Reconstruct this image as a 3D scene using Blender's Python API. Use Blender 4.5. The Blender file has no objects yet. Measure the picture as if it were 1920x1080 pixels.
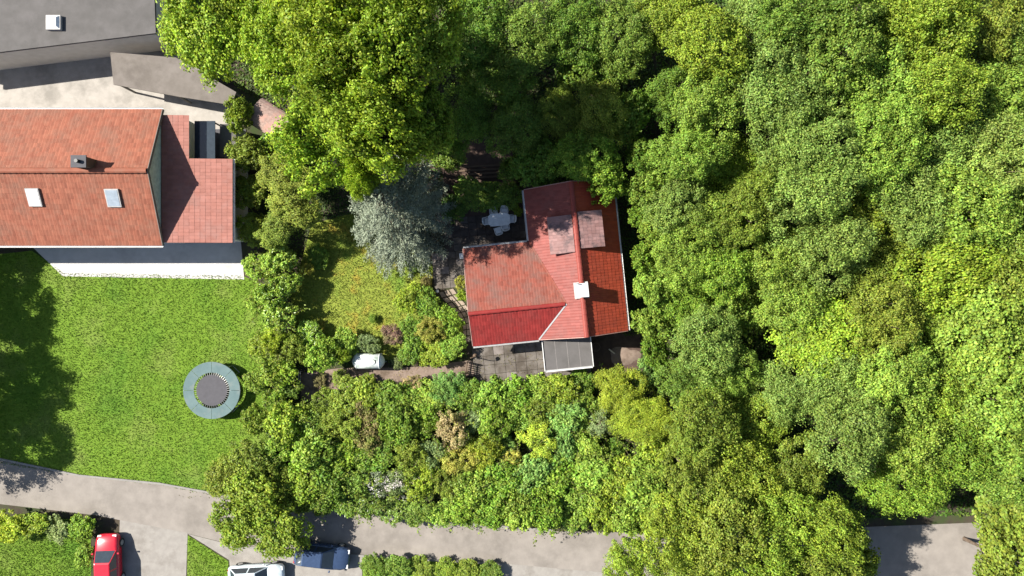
import bpy, math, random
import numpy as np
from mathutils import Vector, Matrix

# ------------------------------------------------------------------ camera, sky, sun, exposure
scn = bpy.context.scene
col = scn.collection
H, F = 52.0, 1300.0                       # drone height (m), focal length in photo pixels
cam = bpy.data.cameras.new('camera')
cam.sensor_width = 36.0
cam.lens = 36.0 * F / 1920.0
cam.clip_end = 1500
co = bpy.data.objects.new('camera', cam)
co.location = (0, 0, H)
col.objects.link(co)
scn.camera = co

SUN_EL, SUN_AZ = math.radians(43), math.radians(283)     # azimuth clockwise from +Y
w = bpy.data.worlds.new('World'); scn.world = w; w.use_nodes = True
nt = w.node_tree
bg = nt.nodes['Background']
sky = nt.nodes.new('ShaderNodeTexSky'); sky.sky_type = 'NISHITA'; sky.sun_disc = False
sky.sun_elevation = SUN_EL; sky.sun_rotation = SUN_AZ
nt.links.new(sky.outputs[0], bg.inputs[0]); bg.inputs[1].default_value = 0.062
sl = bpy.data.lights.new('sun', 'SUN'); sl.energy = 5.0; sl.angle = math.radians(0.53); sl.color = (1.0, 0.95, 0.86)
so = bpy.data.objects.new('sun', sl); col.objects.link(so)
sd = Vector((math.sin(SUN_AZ)*math.cos(SUN_EL), math.cos(SUN_AZ)*math.cos(SUN_EL), math.sin(SUN_EL)))
so.rotation_euler = sd.to_track_quat('Z', 'Y').to_euler()
so.location = sd * 80
vs = scn.view_settings
vs.view_transform = 'Standard'; vs.look = 'None'; vs.gamma = 1; vs.exposure = 1.35
vs.use_curve_mapping = False
scn.render.engine = 'CYCLES'
scn.cycles.max_bounces = 4; scn.cycles.diffuse_bounces = 2; scn.cycles.glossy_bounces = 1
scn.cycles.transmission_bounces = 4; scn.cycles.transparent_max_bounces = 4

def P(px, py, z=0.0):
    """survey helper: photo pixel of something z metres up -> world point"""
    s = F / (H - z)
    return Vector(((px - 960) / s, (540 - py) / s, z))
def XY(pts, z=0.0):
    return [(P(a, b, z).x, P(a, b, z).y) for a, b in pts]

# ------------------------------------------------------------------ materials
MATS = {}
def nodes(name):
    m = bpy.data.materials.new(name); m.use_nodes = True
    MATS[name] = m
    return m, m.node_tree.nodes, m.node_tree.links, m.node_tree.nodes['Principled BSDF']
def mixrgb(N, L, fac, a, b, blend='MIX'):
    n = N.new('ShaderNodeMix'); n.data_type = 'RGBA'; n.blend_type = blend
    for sock, v in ((n.inputs[0], fac), (n.inputs[6], a), (n.inputs[7], b)):
        if hasattr(v, 'is_output'): L.new(v, sock)
        elif isinstance(v, (int, float)): sock.default_value = v
        else: sock.default_value = (*v, 1)
    return n.outputs[2]
def noise(N, L, scale, detail=4, rough=.55, coord='World', dist=0.0):
    tc = N.new('ShaderNodeTexCoord'); n = N.new('ShaderNodeTexNoise')
    n.inputs['Scale'].default_value = scale; n.inputs['Detail'].default_value = detail
    n.inputs['Roughness'].default_value = rough; n.inputs['Distortion'].default_value = dist
    if coord == 'World':
        gp = N.new('ShaderNodeNewGeometry'); L.new(gp.outputs['Position'], n.inputs['Vector'])
    else: L.new(tc.outputs[coord], n.inputs['Vector'])
    return n.outputs['Fac']
def ramp(N, L, fac, lo, hi, a=0.0, b=1.0):
    n = N.new('ShaderNodeMapRange'); L.new(fac, n.inputs[0])
    n.inputs[1].default_value = lo; n.inputs[2].default_value = hi
    n.inputs[3].default_value = a; n.inputs[4].default_value = b
    return n.outputs[0]
def bump(N, L, B, h, strength=.4, dist=.02):
    b = N.new('ShaderNodeBump'); b.inputs['Strength'].default_value = strength; b.inputs['Distance'].default_value = dist
    L.new(h, b.inputs['Height']); L.new(b.outputs[0], B.inputs['Normal'])
def mat_noisy(name, a, b, scale=3, rough=.8, c=None, cscale=.5, clo=.5, chi=.65, spec=.3, bstr=.3, metal=0, island=.0):
    m, N, L, B = nodes(name)
    f = ramp(N, L, noise(N, L, scale), .3, .7)
    o = mixrgb(N, L, f, a, b)
    if c is not None:
        f2 = ramp(N, L, noise(N, L, cscale, 6, .65), clo, chi)
        o = mixrgb(N, L, f2, o, c)
    if island:
        g = N.new('ShaderNodeNewGeometry')
        v = ramp(N, L, g.outputs['Random Per Island'], 0, 1, 1 - island, 1 + island)
        cb = N.new('ShaderNodeCombineColor'); [L.new(v, cb.inputs[i]) for i in range(3)]
        o = mixrgb(N, L, 1.0, o, cb.outputs[0], 'MULTIPLY')
    L.new(o, B.inputs['Base Color'])
    B.inputs['Roughness'].default_value = rough; B.inputs['Metallic'].default_value = metal
    B.inputs['Specular IOR Level'].default_value = spec
    if bstr: bump(N, L, B, noise(N, L, scale * 6), bstr, .02)
    return m
def mat_plain(name, c, rough=.5, spec=.5, metal=0, var=.12):
    return mat_noisy(name, tuple(x * (1 - var) for x in c), tuple(min(1, x * (1 + var)) for x in c), 4, rough, spec=spec, bstr=0, metal=metal)

def mat_leaf(name, trans=.35, rough=.55, var=.45, spec=.25, patch=.6):
    m, N, L, B = nodes(name)
    oi = N.new('ShaderNodeObjectInfo'); g = N.new('ShaderNodeNewGeometry')
    isl = g.outputs['Random Per Island']
    v = ramp(N, L, isl, 0, 1, 1 - var, 1 + var)
    pn = ramp(N, L, noise(N, L, .55, 3), .3, .7, .72, 1.25)
    mu = N.new('ShaderNodeMath'); mu.operation = 'MULTIPLY'; L.new(v, mu.inputs[0]); L.new(pn, mu.inputs[1])
    cb = N.new('ShaderNodeCombineColor'); [L.new(mu.outputs[0], cb.inputs[i]) for i in range(3)]
    o = mixrgb(N, L, 1.0, oi.outputs['Color'], cb.outputs[0], 'MULTIPLY')
    if patch:
        pz = N.new('ShaderNodeTexNoise'); pz.inputs['Scale'].default_value = .8; pz.inputs['Detail'].default_value = 5; pz.inputs['Roughness'].default_value = .7
        L.new(g.outputs['Position'], pz.inputs['Vector'])
        o = mixrgb(N, L, ramp(N, L, pz.outputs['Fac'], .47, .66, 0, patch), o, mixrgb(N, L, 1.0, (.17, .25, .025), cb.outputs[0], 'MULTIPLY'))
    # a second random (island value folded) shifts the hue leaf by leaf
    fm = N.new('ShaderNodeMath'); fm.operation = 'MULTIPLY'; L.new(isl, fm.inputs[0]); fm.inputs[1].default_value = 37.7
    fr = N.new('ShaderNodeMath'); fr.operation = 'FRACT'; L.new(fm.outputs[0], fr.inputs[0])
    hs = N.new('ShaderNodeHueSaturation')
    L.new(ramp(N, L, fr.outputs[0], 0, 1, .475, .525), hs.inputs['Hue']); hs.inputs['Saturation'].default_value = .97
    L.new(o, hs.inputs['Color'])
    L.new(hs.outputs[0], B.inputs['Base Color'])
    B.inputs['Roughness'].default_value = rough; B.inputs['Specular IOR Level'].default_value = spec
    t = N.new('ShaderNodeBsdfTranslucent')
    L.new(mixrgb(N, L, 1.0, hs.outputs[0], (1.15, 1.15, .6), 'MULTIPLY'), t.inputs[0])
    ms = N.new('ShaderNodeMixShader'); ms.inputs[0].default_value = trans
    L.new(B.outputs[0], ms.inputs[1]); L.new(t.outputs[0], ms.inputs[2])
    L.new(ms.outputs[0], N['Material Output'].inputs['Surface'])
    return m
mat_leaf('leaf'); mat_leaf('glossy_leaf', .22, .38, .35, .4); mat_leaf('needle', .12, .6, .4, .2, .0); mat_leaf('petal', .4, .6, .15, .2, .0)
mat_noisy('bark', (.07, .05, .035), (.16, .12, .09), 6, .95)

# setting
def mat_grass(name, a, b, dry, moss, s1=.35, lo=.5, hi=.68, ms=.12, mlo=.55, mhi=.7):
    m, N, L, B = nodes(name)
    o = mixrgb(N, L, ramp(N, L, noise(N, L, 5, 6, .7), .3, .7), a, b)
    o = mixrgb(N, L, ramp(N, L, noise(N, L, s1, 7, .7), lo, hi), o, dry)
    o = mixrgb(N, L, ramp(N, L, noise(N, L, ms, 5, .65), mlo, mhi), o, moss)
    g = N.new('ShaderNodeNewGeometry')
    v = ramp(N, L, g.outputs['Random Per Island'], 0, 1, .7, 1.3)
    cb = N.new('ShaderNodeCombineColor'); [L.new(v, cb.inputs[i]) for i in range(3)]
    o = mixrgb(N, L, 1.0, o, cb.outputs[0], 'MULTIPLY')
    L.new(o, B.inputs['Base Color']); B.inputs['Roughness'].default_value = .85; B.inputs['Specular IOR Level'].default_value = .15
    bump(N, L, B, noise(N, L, 25, 4), .6, .03)
    return m
mat_grass('neighbour_grass', (.08, .155, .012), (.125, .195, .02), (.155, .19, .045), (.065, .14, .012), .22, .5, .75, .16, .5, .68)
mat_grass('garden_grass', (.13, .175, .02), (.2, .225, .04), (.27, .2, .032), (.105, .175, .022), .4, .53, .66, .28, .54, .66)
mat_noisy('soil', (.03, .024, .016), (.065, .05, .035), 1.2, .95, (.03, .045, .012), .6, .45, .6)
mat_noisy('path_soil', (0.143, 0.105, 0.0837), (0.211, 0.161, 0.13), 2.5, .95, (0.093, 0.0682, 0.0496), .9, .5, .65)
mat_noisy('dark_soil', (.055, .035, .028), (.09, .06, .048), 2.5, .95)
mat_noisy('road', (0.185, 0.165, 0.146), (0.23, 0.206, 0.182), 1.2, .92, (0.146, 0.13, 0.114), .28, .48, .66, bstr=.3)
mat_noisy('kerb', (0.182, 0.171, 0.16), (0.231, 0.22, 0.204), 3, .9)
mat_noisy('drive', (0.198, 0.182, 0.165), (0.242, 0.226, 0.204), 2, .9, (0.154, 0.138, 0.121), .6, .5, .7)
mat_noisy('pale_concrete', (0.386, 0.373, 0.359), (0.455, 0.442, 0.428), 1.5, .85, (0.317, 0.304, 0.29), .5, .5, .75, bstr=.1)
mat_noisy('yard_concrete', (.27, .25, .225), (.34, .315, .285), 1.5, .9, (.2, .185, .165), .5, .48, .68, bstr=.2)
mat_noisy('slab', (.095, .084, .073), (.15, .133, .118), 1.6, .95, (.065, .054, .044), .7, .42, .6, island=.07)
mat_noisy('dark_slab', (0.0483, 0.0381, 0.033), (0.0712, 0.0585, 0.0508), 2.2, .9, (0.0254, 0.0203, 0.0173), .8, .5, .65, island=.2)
mat_noisy('pale_slab', (0.137, 0.117, 0.107), (0.183, 0.16, 0.148), 3, .9, (0.0918, 0.0763, 0.0661), 1.2, .5, .65, island=.08)
mat_noisy('flagstone', (0.223, 0.174, 0.136), (0.285, 0.236, 0.186), 3, .9, (0.155, 0.124, 0.093), 1.5, .5, .65, island=.08)
# buildings
def mat_tile(name, a, b, dirt, dlo, dhi, rough=.6, isl=.13, dscale=.55, spec=.22):
    m, N, L, B = nodes(name)
    o = mixrgb(N, L, ramp(N, L, noise(N, L, 2.2, 4), .3, .7), a, b)
    g = N.new('ShaderNodeNewGeometry')
    v = ramp(N, L, g.outputs['Random Per Island'], 0, 1, 1 - isl, 1 + isl)
    cb = N.new('ShaderNodeCombineColor'); [L.new(v, cb.inputs[i]) for i in range(3)]
    o = mixrgb(N, L, 1.0, o, cb.outputs[0], 'MULTIPLY')
    d = ramp(N, L, noise(N, L, dscale, 9, .72), dlo, dhi, 0, .85)
    o = mixrgb(N, L, d, o, dirt)
    L.new(o, B.inputs['Base Color']); B.inputs['Roughness'].default_value = rough; B.inputs['Specular IOR Level'].default_value = spec
    bump(N, L, B, noise(N, L, 30), .15, .01)
    return m
mat_tile('red_tile', (.165, .04, .032), (.19, .052, .044), (.13, .05, .044), .5, .75)
mat_tile('red_tile_worn', (.175, .045, .03), (.21, .062, .042), (.13, .075, .062), .44, .64, .7, .16)
mat_tile('red_tile_clean', (.17, .018, .016), (.21, .025, .022), (.13, .03, .026), .48, .75, .6, .16)
mat_tile('red_tile_orange', (.29, .045, .022), (.33, .056, .028), (.19, .04, .026), .48, .72)
mat_tile('ridge_red', (0.189, 0.0348, 0.0267), (0.205, 0.0451, 0.0348), (0.143, 0.0492, 0.041), .55, .8)
mat_tile('faded_tile', (0.19, 0.103, 0.0952), (0.232, 0.139, 0.132), (0.0739, 0.0566, 0.0581), .5, .62, .7, .15, .9)
mat_tile('orange_tile', (.195, .062, .036), (.235, .085, .05), (.17, .085, .058), .47, .7, .7, .16)
mat_tile('pink_tile', (0.237, 0.0935, 0.0715), (0.27, 0.116, 0.0935), (0.204, 0.11, 0.0935), .5, .75, .7, .1)
mat_noisy('render_wall', (.55, .5, .44), (.63, .58, .52), 2, .9)
mat_noisy('slate_cladding', (0.387, 0.44, 0.37), (0.563, 0.634, 0.528), 3, .8)
mat_noisy('grey_felt', (.16, .145, .14), (.21, .195, .185), 1.8, .9, (.12, .105, .1), .7, .5, .7, bstr=.2)
mat_noisy('fibre_cement', (0.0795, 0.0748, 0.0714), (0.102, 0.0952, 0.0928), 1.2, .9, (0.0636, 0.0606, 0.0573), .5, .5, .75)
mat_noisy('brown_felt', (0.121, 0.105, 0.0908), (0.16, 0.14, 0.124), 1.5, .9, (0.0935, 0.0798, 0.0688), .6, .5, .75)
mat_noisy('pink_felt', (.2, .135, .115), (.33, .235, .2), 7, .95, (.36, .2, .16), 1.2, .5, .65)
mat_plain('white_metal', (0.518, 0.518, 0.504), .4)
mat_plain('zinc', (.42, .42, .41), .45, metal=.5)
mat_plain('lead', (.34, .33, .32), .6)
mat_plain('copper_strip', (.36, .2, .17), .6)
mat_plain('white_plastic', (.62, .64, .64), .45)
mat_noisy('tank_white', (.5, .53, .51), (.58, .6, .58), 3, .4, (.24, .3, .24), 1.6, .5, .66, spec=.5, bstr=0)
mat_plain('black_plastic', (.015, .015, .016), .5)
mat_plain('glass', (.03, .04, .05), .08, .6)
mat_plain('pale_glass', (.25, .29, .33), .1, .8)
mat_plain('brown_wood', (.1, .065, .04), .8)
mat_plain('grey_wood', (.14, .125, .11), .85)
mat_plain('pale_wood', (.55, .48, .4), .8)
mat_plain('white_render', (0.562, 0.554, 0.533), .8)
mat_noisy('pad_teal', (0.0595, 0.105, 0.109), (0.085, 0.135, 0.135), 1.5, .6, (0.119, 0.143, 0.135), .9, .5, .7, bstr=0)
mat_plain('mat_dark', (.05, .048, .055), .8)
mat_plain('car_red', (.42, .015, .03), .25, .6)
mat_plain('car_navy', (.03, .05, .1), .25, .6)
mat_plain('car_pale', (.55, .62, .66), .25, .6)
mat_plain('tyre', (.02, .02, .02), .8)
mat_plain('lamp_glass', (.7, .7, .68), .15, .8)
mat_plain('tail_red', (.35, .01, .01), .2, .8)
mat_plain('terracotta', (.1, .07, .055), .8)

# ------------------------------------------------------------------ mesh helpers
def tag(o, label=None, cat=None, group=None, kind=None):
    if label: o['label'] = label
    if cat: o['category'] = cat
    if group: o['group'] = group
    if kind: o['kind'] = kind
    return o
def link(name, me, mat, parent=None):
    o = bpy.data.objects.new(name, me); col.objects.link(o)
    if mat and not me.materials: me.materials.append(MATS[mat])
    if parent: o.parent = parent
    return o
def empty(name, loc=(0, 0, 0), rz=0.0):
    o = bpy.data.objects.new(name, None); o.empty_display_size = .3
    o.location = loc; o.rotation_euler = (0, 0, rz); col.objects.link(o)
    return o
class MB:
    def __init__(s): s.v = []; s.f = []
    def poly(s, pts): 
        k = len(s.v); s.v += [tuple(p) for p in pts]; s.f.append(tuple(range(k, k + len(pts)))); return s
    def hull(s, top, bot):
        """prism from two rings of equal length (top listed anticlockwise seen from above)"""
        n = len(top); k = len(s.v); s.v += [tuple(p) for p in top] + [tuple(p) for p in bot]
        s.f.append(tuple(range(k, k + n))); s.f.append(tuple(range(k + 2*n - 1, k + n - 1, -1)))
        for i in range(n):
            j = (i + 1) % n; s.f.append((k + i, k + n + i, k + n + j, k + j))
        return s
    def prism(s, xy, z0, z1): return s.hull([(x, y, z1) for x, y in xy], [(x, y, z0) for x, y in xy])
    def box(s, c, d, rz=0.0, taper=1.0):
        cx, cy, cz = c; a, b, h = d[0]/2, d[1]/2, d[2]/2
        r = lambda x, y: (cx + x*math.cos(rz) - y*math.sin(rz), cy + x*math.sin(rz) + y*math.cos(rz))
        q = [(-a, -b), (a, -b), (a, b), (-a, b)]
        return s.hull([(*r(x*taper, y*taper), cz + h) for x, y in q], [(*r(x, y), cz - h) for x, y in q])
    def tube(s, pts, rad, n=8, cap=True):
        pts = [Vector(p) for p in pts]; rad = rad if hasattr(rad, '__len__') else [rad]*len(pts)
        k = len(s.v)
        for i, p in enumerate(pts):
            d = (pts[min(i+1, len(pts)-1)] - pts[max(i-1, 0)]).normalized()
            u = d.orthogonal().normalized() if abs(d.z) > .9 else d.cross(Vector((0, 0, 1))).normalized()
            if abs(d.z) > .9: u = (Vector((1, 0, 0)) - d*d.x).normalized()
            w_ = d.cross(u)
            for j in range(n):
                a = 2*math.pi*j/n
                s.v.append(tuple(p + (u*math.cos(a) + w_*math.sin(a))*rad[i]))
        for i in range(len(pts)-1):
            for j in range(n):
                a = k + i*n + j; b = k + i*n + (j+1) % n
                s.f.append((a, b, b + n, a + n))
        if cap:
            s.f.append(tuple(range(k + n - 1, k - 1, -1))); s.f.append(tuple(range(k + (len(pts)-1)*n, k + len(pts)*n)))
        return s
    def mesh(s, name, smooth=False):
        me = bpy.data.meshes.new(name); me.from_pydata(s.v, [], s.f); me.update()
        if smooth:
            for p in me.polygons: p.use_smooth = True
        return me
    def build(s, name, mat, parent=None, smooth=False):
        return link(name, s.mesh(name, smooth), mat, parent)
def bevel(o, wd=.02, seg=2):
    m = o.modifiers.new('bevel', 'BEVEL'); m.width = wd; m.segments = seg; m.limit_method = 'ANGLE'; m.angle_limit = math.radians(35)
    return o
def quads_mesh(name, V, mat, smooth=False):
    """V: (n,4,3) array of quads"""
    n = len(V); me = bpy.data.meshes.new(name)
    me.vertices.add(n*4); me.vertices.foreach_set('co', V.reshape(-1).astype(np.float32))
    me.loops.add(n*4); me.loops.foreach_set('vertex_index', np.arange(n*4, dtype=np.int32))
    me.polygons.add(n); me.polygons.foreach_set('loop_start', np.arange(0, n*4, 4, dtype=np.int32))
    me.polygons.foreach_set('loop_total', np.full(n, 4, dtype=np.int32))
    me.update(calc_edges=True)
    me.materials.append(MATS[mat])
    return me
def unit(a): return a / (np.linalg.norm(a, axis=-1, keepdims=True) + 1e-9)
def leaf_quads(C, Nrm, ln, wd, rng, fold=.18, axis=None):
    n = len(C); Nrm = unit(Nrm)
    a = rng.normal(size=(n, 3)) if axis is None else axis
    a = unit(a - Nrm * np.sum(a*Nrm, 1, keepdims=True)); b = np.cross(Nrm, a)
    s = rng.uniform(.7, 1.25, (n, 1)); l = ln*s; w_ = wd*s
    return np.stack([C - a*l*.5, C + b*w_*.5 + Nrm*w_*fold + a*l*.05, C + a*l*.5 - Nrm*l*.12, C - b*w_*.5 + Nrm*w_*fold + a*l*.05], 1)
def in_poly(x, y, poly):
    r = np.zeros(len(x), bool); n = len(poly)
    for i in range(n):
        x1, y1 = poly[i]; x2, y2 = poly[(i+1) % n]
        c = ((y1 > y) != (y2 > y)) & (x < (x2-x1)*(y-y1)/((y2-y1) or 1e-9) + x1)
        r ^= c
    return r

# ------------------------------------------------------------------ ground, lawns, road
def sheet(name, pts, z, mat, parent=None):
    m = MB(); m.poly([(x, y, z) for x, y in pts]); o = m.build(name, mat, parent)
    if parent is None: tag(o, kind='structure')
    return o
sheet('ground', [(-250, -250), (250, -250), (250, 250), (-250, 250)], 0, 'soil')
NL = XY([(-260, 505), (60, 470), (120, 512), (455, 517), (505, 540), (505, 955), (380, 925), (300, 908), (150, 893), (-260, 825)])
sheet('neighbour_lawn', NL, .008, 'neighbour_grass')
GL = XY([(585, 420), (660, 400), (760, 440), (812, 500), (808, 560), (870, 600), (860, 670), (760, 680), (640, 660), (560, 640), (545, 560)])
sheet('garden_lawn', GL, .008, 'garden_grass')
top = [(-300, 800), (0, 862), (150, 893), (300, 908), (400, 926), (520, 945), (640, 960), (830, 980), (1040, 996), (1300, 1000), (1700, 985), (2200, 965)]
bot = [(-300, 905), (0, 945), (180, 966), (350, 1000), (440, 1022), (680, 1040), (940, 1056), (1250, 1085), (1700, 1092), (2200, 1080)]
sheet('road', XY(top + bot[::-1]), .012, 'road')
def strip(name, line, off0, off1, z0, z1, mat):
    pts = [Vector((*p, 0)) for p in XY(line)]; m = MB(); L_, R_ = [], []
    for i, p in enumerate(pts):
        d = (pts[min(i+1, len(pts)-1)] - pts[max(i-1, 0)]).normalized(); n = Vector((-d.y, d.x, 0))
        L_.append(p + n*off1); R_.append(p + n*off0)
    for i in range(len(pts)-1):
        q = [R_[i], R_[i+1], L_[i+1], L_[i]]
        m.hull([(a.x, a.y, z1) for a in q], [(a.x, a.y, z0) for a in q])
    return tag(m.build(name, mat), kind='structure')
strip('kerb_north', top[:9], .0, .14, 0, .1, 'kerb')
strip('kerb_south', [(440, 1022), (680, 1040), (940, 1056)], -.14, 0, 0, .1, 'kerb')
sheet('driveway', XY([(225, 975), (352, 999), (345, 1200), (215, 1200)]), .016, 'drive')
sheet('driveway_pale', XY([(940, 1056), (1140, 1074), (1130, 1200), (930, 1200)]), .016, 'drive')
sheet('parking_strip', XY([(352, 1001), (440, 1023), (680, 1042), (675, 1200), (440, 1200), (430, 1050)]), .009, 'drive')
sheet('front_lawn', XY([(-150, 960), (170, 975), (172, 1200), (-150, 1200)]), .008, 'neighbour_grass')
sheet('front_lawn_strip', XY([(352, 1003), (428, 1052), (436, 1200), (350, 1200)]), .013, 'neighbour_grass')
sheet('front_lawn_bank', XY([(680, 1043), (938, 1059), (930, 1200), (680, 1200)]), .013, 'neighbour_grass')
sheet('patio_paving', XY([(-150, 445), (60, 462), (118, 518), (458, 524), (452, 455), (440, 430), (-150, 430)]), .02, 'pale_concrete')
sheet('concrete_yard', XY([(-150, 100), (205, 80), (250, 60), (345, 75), (345, 110), (440, 175), (440, 300), (-150, 300)]), .016, 'yard_concrete')
sheet('garden_path', XY([(560, 700), (640, 690), (700, 690), (780, 688), (885, 675), (890, 705), (780, 712), (700, 720), (620, 745), (565, 752)]), .012, 'path_soil')
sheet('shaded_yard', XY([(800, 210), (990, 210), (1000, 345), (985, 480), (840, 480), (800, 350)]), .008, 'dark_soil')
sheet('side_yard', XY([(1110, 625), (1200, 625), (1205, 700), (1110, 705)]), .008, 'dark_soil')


# grass blades: real tufts over the lawns (nobody could count them)
def grass(name, poly, n, ht, mat, label, seed, hole=None):
    rng = np.random.default_rng(seed); a = np.array(poly)
    x = rng.uniform(max(a[:, 0].min(), -40), a[:, 0].max(), n); y = rng.uniform(max(a[:, 1].min(), -24), a[:, 1].max(), n)
    k = in_poly(x, y, poly); x, y = x[k], y[k]; n = len(x)
    C = np.stack([x, y, np.full(n, .008)], 1); th = rng.uniform(0, 2*np.pi, n); h = ht*rng.uniform(.5, 1.5, n)
    d = np.stack([np.cos(th), np.sin(th), np.zeros(n)], 1); p = np.stack([-np.sin(th), np.cos(th), np.zeros(n)], 1)
    lean = d*(h*rng.uniform(.4, 1.3, n))[:, None]; up = np.array([0, 0, 1.])[None]*h[:, None]
    wd = (.022*rng.uniform(.7, 1.5, n))[:, None]
    V = np.stack([C - p*wd, C + p*wd, C + lean + up + p*wd*.3, C + lean + up - p*wd*.3], 1)
    o = link(name, quads_mesh(name, V, mat), mat); tag(o, label, 'grass', kind='stuff'); return o
grass('lawn_grass', GL, 26000, .09, 'garden_grass', 'patchy yellow-green mossy grass of the small garden lawn', 3)
grass('meadow_grass', NL, 70000, .07, 'neighbour_grass', 'bright green mown grass of the neighbouring lawn', 4)

grass('strip_grass', XY([(352, 1003), (428, 1052), (436, 1200), (350, 1200)]), 5000, .07, 'neighbour_grass', 'green grass of the small wedge beside the driveway', 8)
grass('front_grass', XY([(-150, 960), (170, 975), (172, 1200), (-150, 1200)]), 16000, .07, 'neighbour_grass', 'green grass of the front lawn at the bottom left', 6)
# ------------------------------------------------------------------ roofs
def tile_field(name, O, su, tv, poly, mat, parent, tw=.2, tl=.34, seed=0, amp=.008):
    """overlapping pantiles on the plane O + s*su + t*tv, kept inside poly (s,t); t runs up the slope"""
    rng = np.random.default_rng(seed); O = Vector(O); su = Vector(su).normalized(); tv = Vector(tv).normalized(); nn = su.cross(tv).normalized()
    if nn.z < 0: nn = -nn
    smin, smax = min(p[0] for p in poly), max(p[0] for p in poly); tmin, tmax = min(p[1] for p in poly), max(p[1] for p in poly)
    m = MB(); nr = max(1, round((tmax-tmin)/tl)); nc = max(1, round((smax-smin)/tw)); tl = (tmax-tmin)/nr; tw = (smax-smin)/nc
    prof = [(-.5, .0), (-.25, 1.0), (0, .75), (.2, .1), (.5, .0)]
    for r in range(nr):
        for c in range(nc):
            s0 = smin + (c+.5)*tw; t0 = tmin + r*tl
            if not in_poly(np.array([s0]), np.array([t0 + tl*.5]), poly)[0]: continue
            k = len(m.v); dz = rng.uniform(-.004, .006); sk = rng.uniform(-.006, .006)
            for (t, lift) in ((t0 - .02, .02 + dz), (t0 + tl, .012)):
                for (a, hgt) in prof:
                    m.v.append(tuple(O + su*(s0 + a*tw*.985 + sk) + tv*t + nn*(lift + hgt*amp)))
            for a in prof: m.v.append(tuple(O + su*(s0 + a[0]*tw*.985 + sk) + tv*(t0 - .02) + nn*.01))
            for i in range(4):
                m.f.append((k+i, k+i+1, k+5+i+1, k+5+i)); m.f.append((k+10+i, k+10+i+1, k+i+1, k+i))
    o = m.build(name, mat, parent); tag(o, kind='stuff'); return o
def ridge_tiles(parent, a, b, mat, r=.15, ln=.4):
    a, b = Vector(a), Vector(b); n = max(1, round((b-a).length/ln)); d = (b-a).normalized(); sp = (b-a).length/n
    sd_ = d.cross(Vector((0, 0, 1))).normalized(); up = sd_.cross(d)
    m = MB(); k = 0
    for (x, rr) in ((-.03, r*1.12), (sp*.96, r*.96)):
        for i in range(6):
            t = math.pi*i/5
            m.v.append((x, math.cos(t)*rr*1.15, math.sin(t)*rr*.8))
    for i in range(5): m.f.append((i, i+1, i+7, i+6))
    m.f.append((5, 4, 3, 2, 1, 0))
    me = m.mesh('ridge_tile'); me.materials.append(MATS[mat])
    R = Matrix((d, sd_, up)).transposed().to_euler()
    for i in range(n):
        o = bpy.data.objects.new('ridge_tile', me); col.objects.link(o); o.parent = parent
        o.location = a + d*sp*i; o.rotation_euler = (R.x + random.uniform(-.02, .02), R.y, R.z + random.uniform(-.015, .015))
def gutter(parent, a, b, mat='zinc', r=.055):
    m = MB(); a, b = Vector(a), Vector(b); d = (b-a).normalized(); s = d.cross(Vector((0, 0, 1)))
    for p, q in ((a, b),):
        k = len(m.v)
        for e in (p, q):
            for i in range(6):
                t = math.pi*(1 + i/5); m.v.append(tuple(e + s*math.cos(t)*r*1.2 + Vector((0, 0, math.sin(t)*r))))
        for i in range(5): m.f.append((k+i, k+i+1, k+7+i, k+6+i))
    o = m.build('gutter', mat, parent); md = o.modifiers.new('solid', 'SOLIDIFY'); md.thickness = .012; return o
def window_on(parent, c, nrm, wd, ht, mat='white_metal'):
    """window with frame standing proud of a wall; nrm horizontal outward normal"""
    rz = math.atan2(nrm[1], nrm[0]) + math.pi/2
    f = MB()
    n = Vector((nrm[0], nrm[1], 0)).normalized(); t = Vector((-n.y, n.x, 0))
    for (dx, dz, a, b) in ((0, ht/2, wd, .08), (0, -ht/2, wd, .08), (-wd/2, 0, .08, ht), (wd/2, 0, .08, ht), (0, 0, .05, ht)):
        p = Vector(c) + t*dx + Vector((0, 0, dz)) + n*.02; f.box(p, (a, .07, b), rz)
    w_ = f.build('window', mat, parent)
    g = MB(); g.box(Vector(c) + n*.012, (wd-.06, .02, ht-.06), rz); g.build('pane', 'glass', w_)
    s = MB(); s.box(Vector(c) + n*.08 + Vector((0, 0, -ht/2-.06)), (wd+.16, .16, .04), rz); s.build('sill', 'white_metal', w_)

# ------------------------------------------------------------------ the red-roofed house
RZ = math.radians(5.8)
ORG = Vector((5.1, -3.33, 0))
house = empty('red_roofed_house', ORG, RZ)
tag(house, 'L-shaped house with red tiled roof and white chimney amid the garden', 'house')
ZE, ZR, ZW = 2.8, 4.7, 4.05
UW, UE, VN, WU, WV, WN = -3.2, 3.15, 10.65, -7.9, 2.35, 6.95      # main west/east eave, north gable; wing gable, ridge, north eave
# walls (the house's local frame: u east, v north)
m = MB(); m.prism([(-2.8, .3), (2.8, .3), (2.8, 10.3), (-2.8, 10.3)], 0, 2.72)
for v0, v1 in ((.3, .55), (10.05, 10.3)):
    m.hull([(0, v0, 4.35), (.01, v0, 4.35), (.01, v1, 4.35), (0, v1, 4.35)], [(-2.8, v0, 2.721), (2.8, v0, 2.721), (2.8, v1, 2.721), (-2.8, v1, 2.721)])
m.build('wall', 'render_wall', house)
m = MB(); m.prism([(-7.5, .35), (-2.803, .35), (-2.803, 6.5), (-7.5, 6.5)], 0, 2.6)
m.hull([(-7.5, 2.34, 3.8), (-7.25, 2.34, 3.8), (-7.25, 2.35, 3.8), (-7.5, 2.35, 3.8)], [(-7.5, .35, 2.601), (-7.25, .35, 2.601), (-7.25, 6.5, 2.601), (-7.5, 6.5, 2.601)])
m.build('wall', 'render_wall', house)
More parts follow.
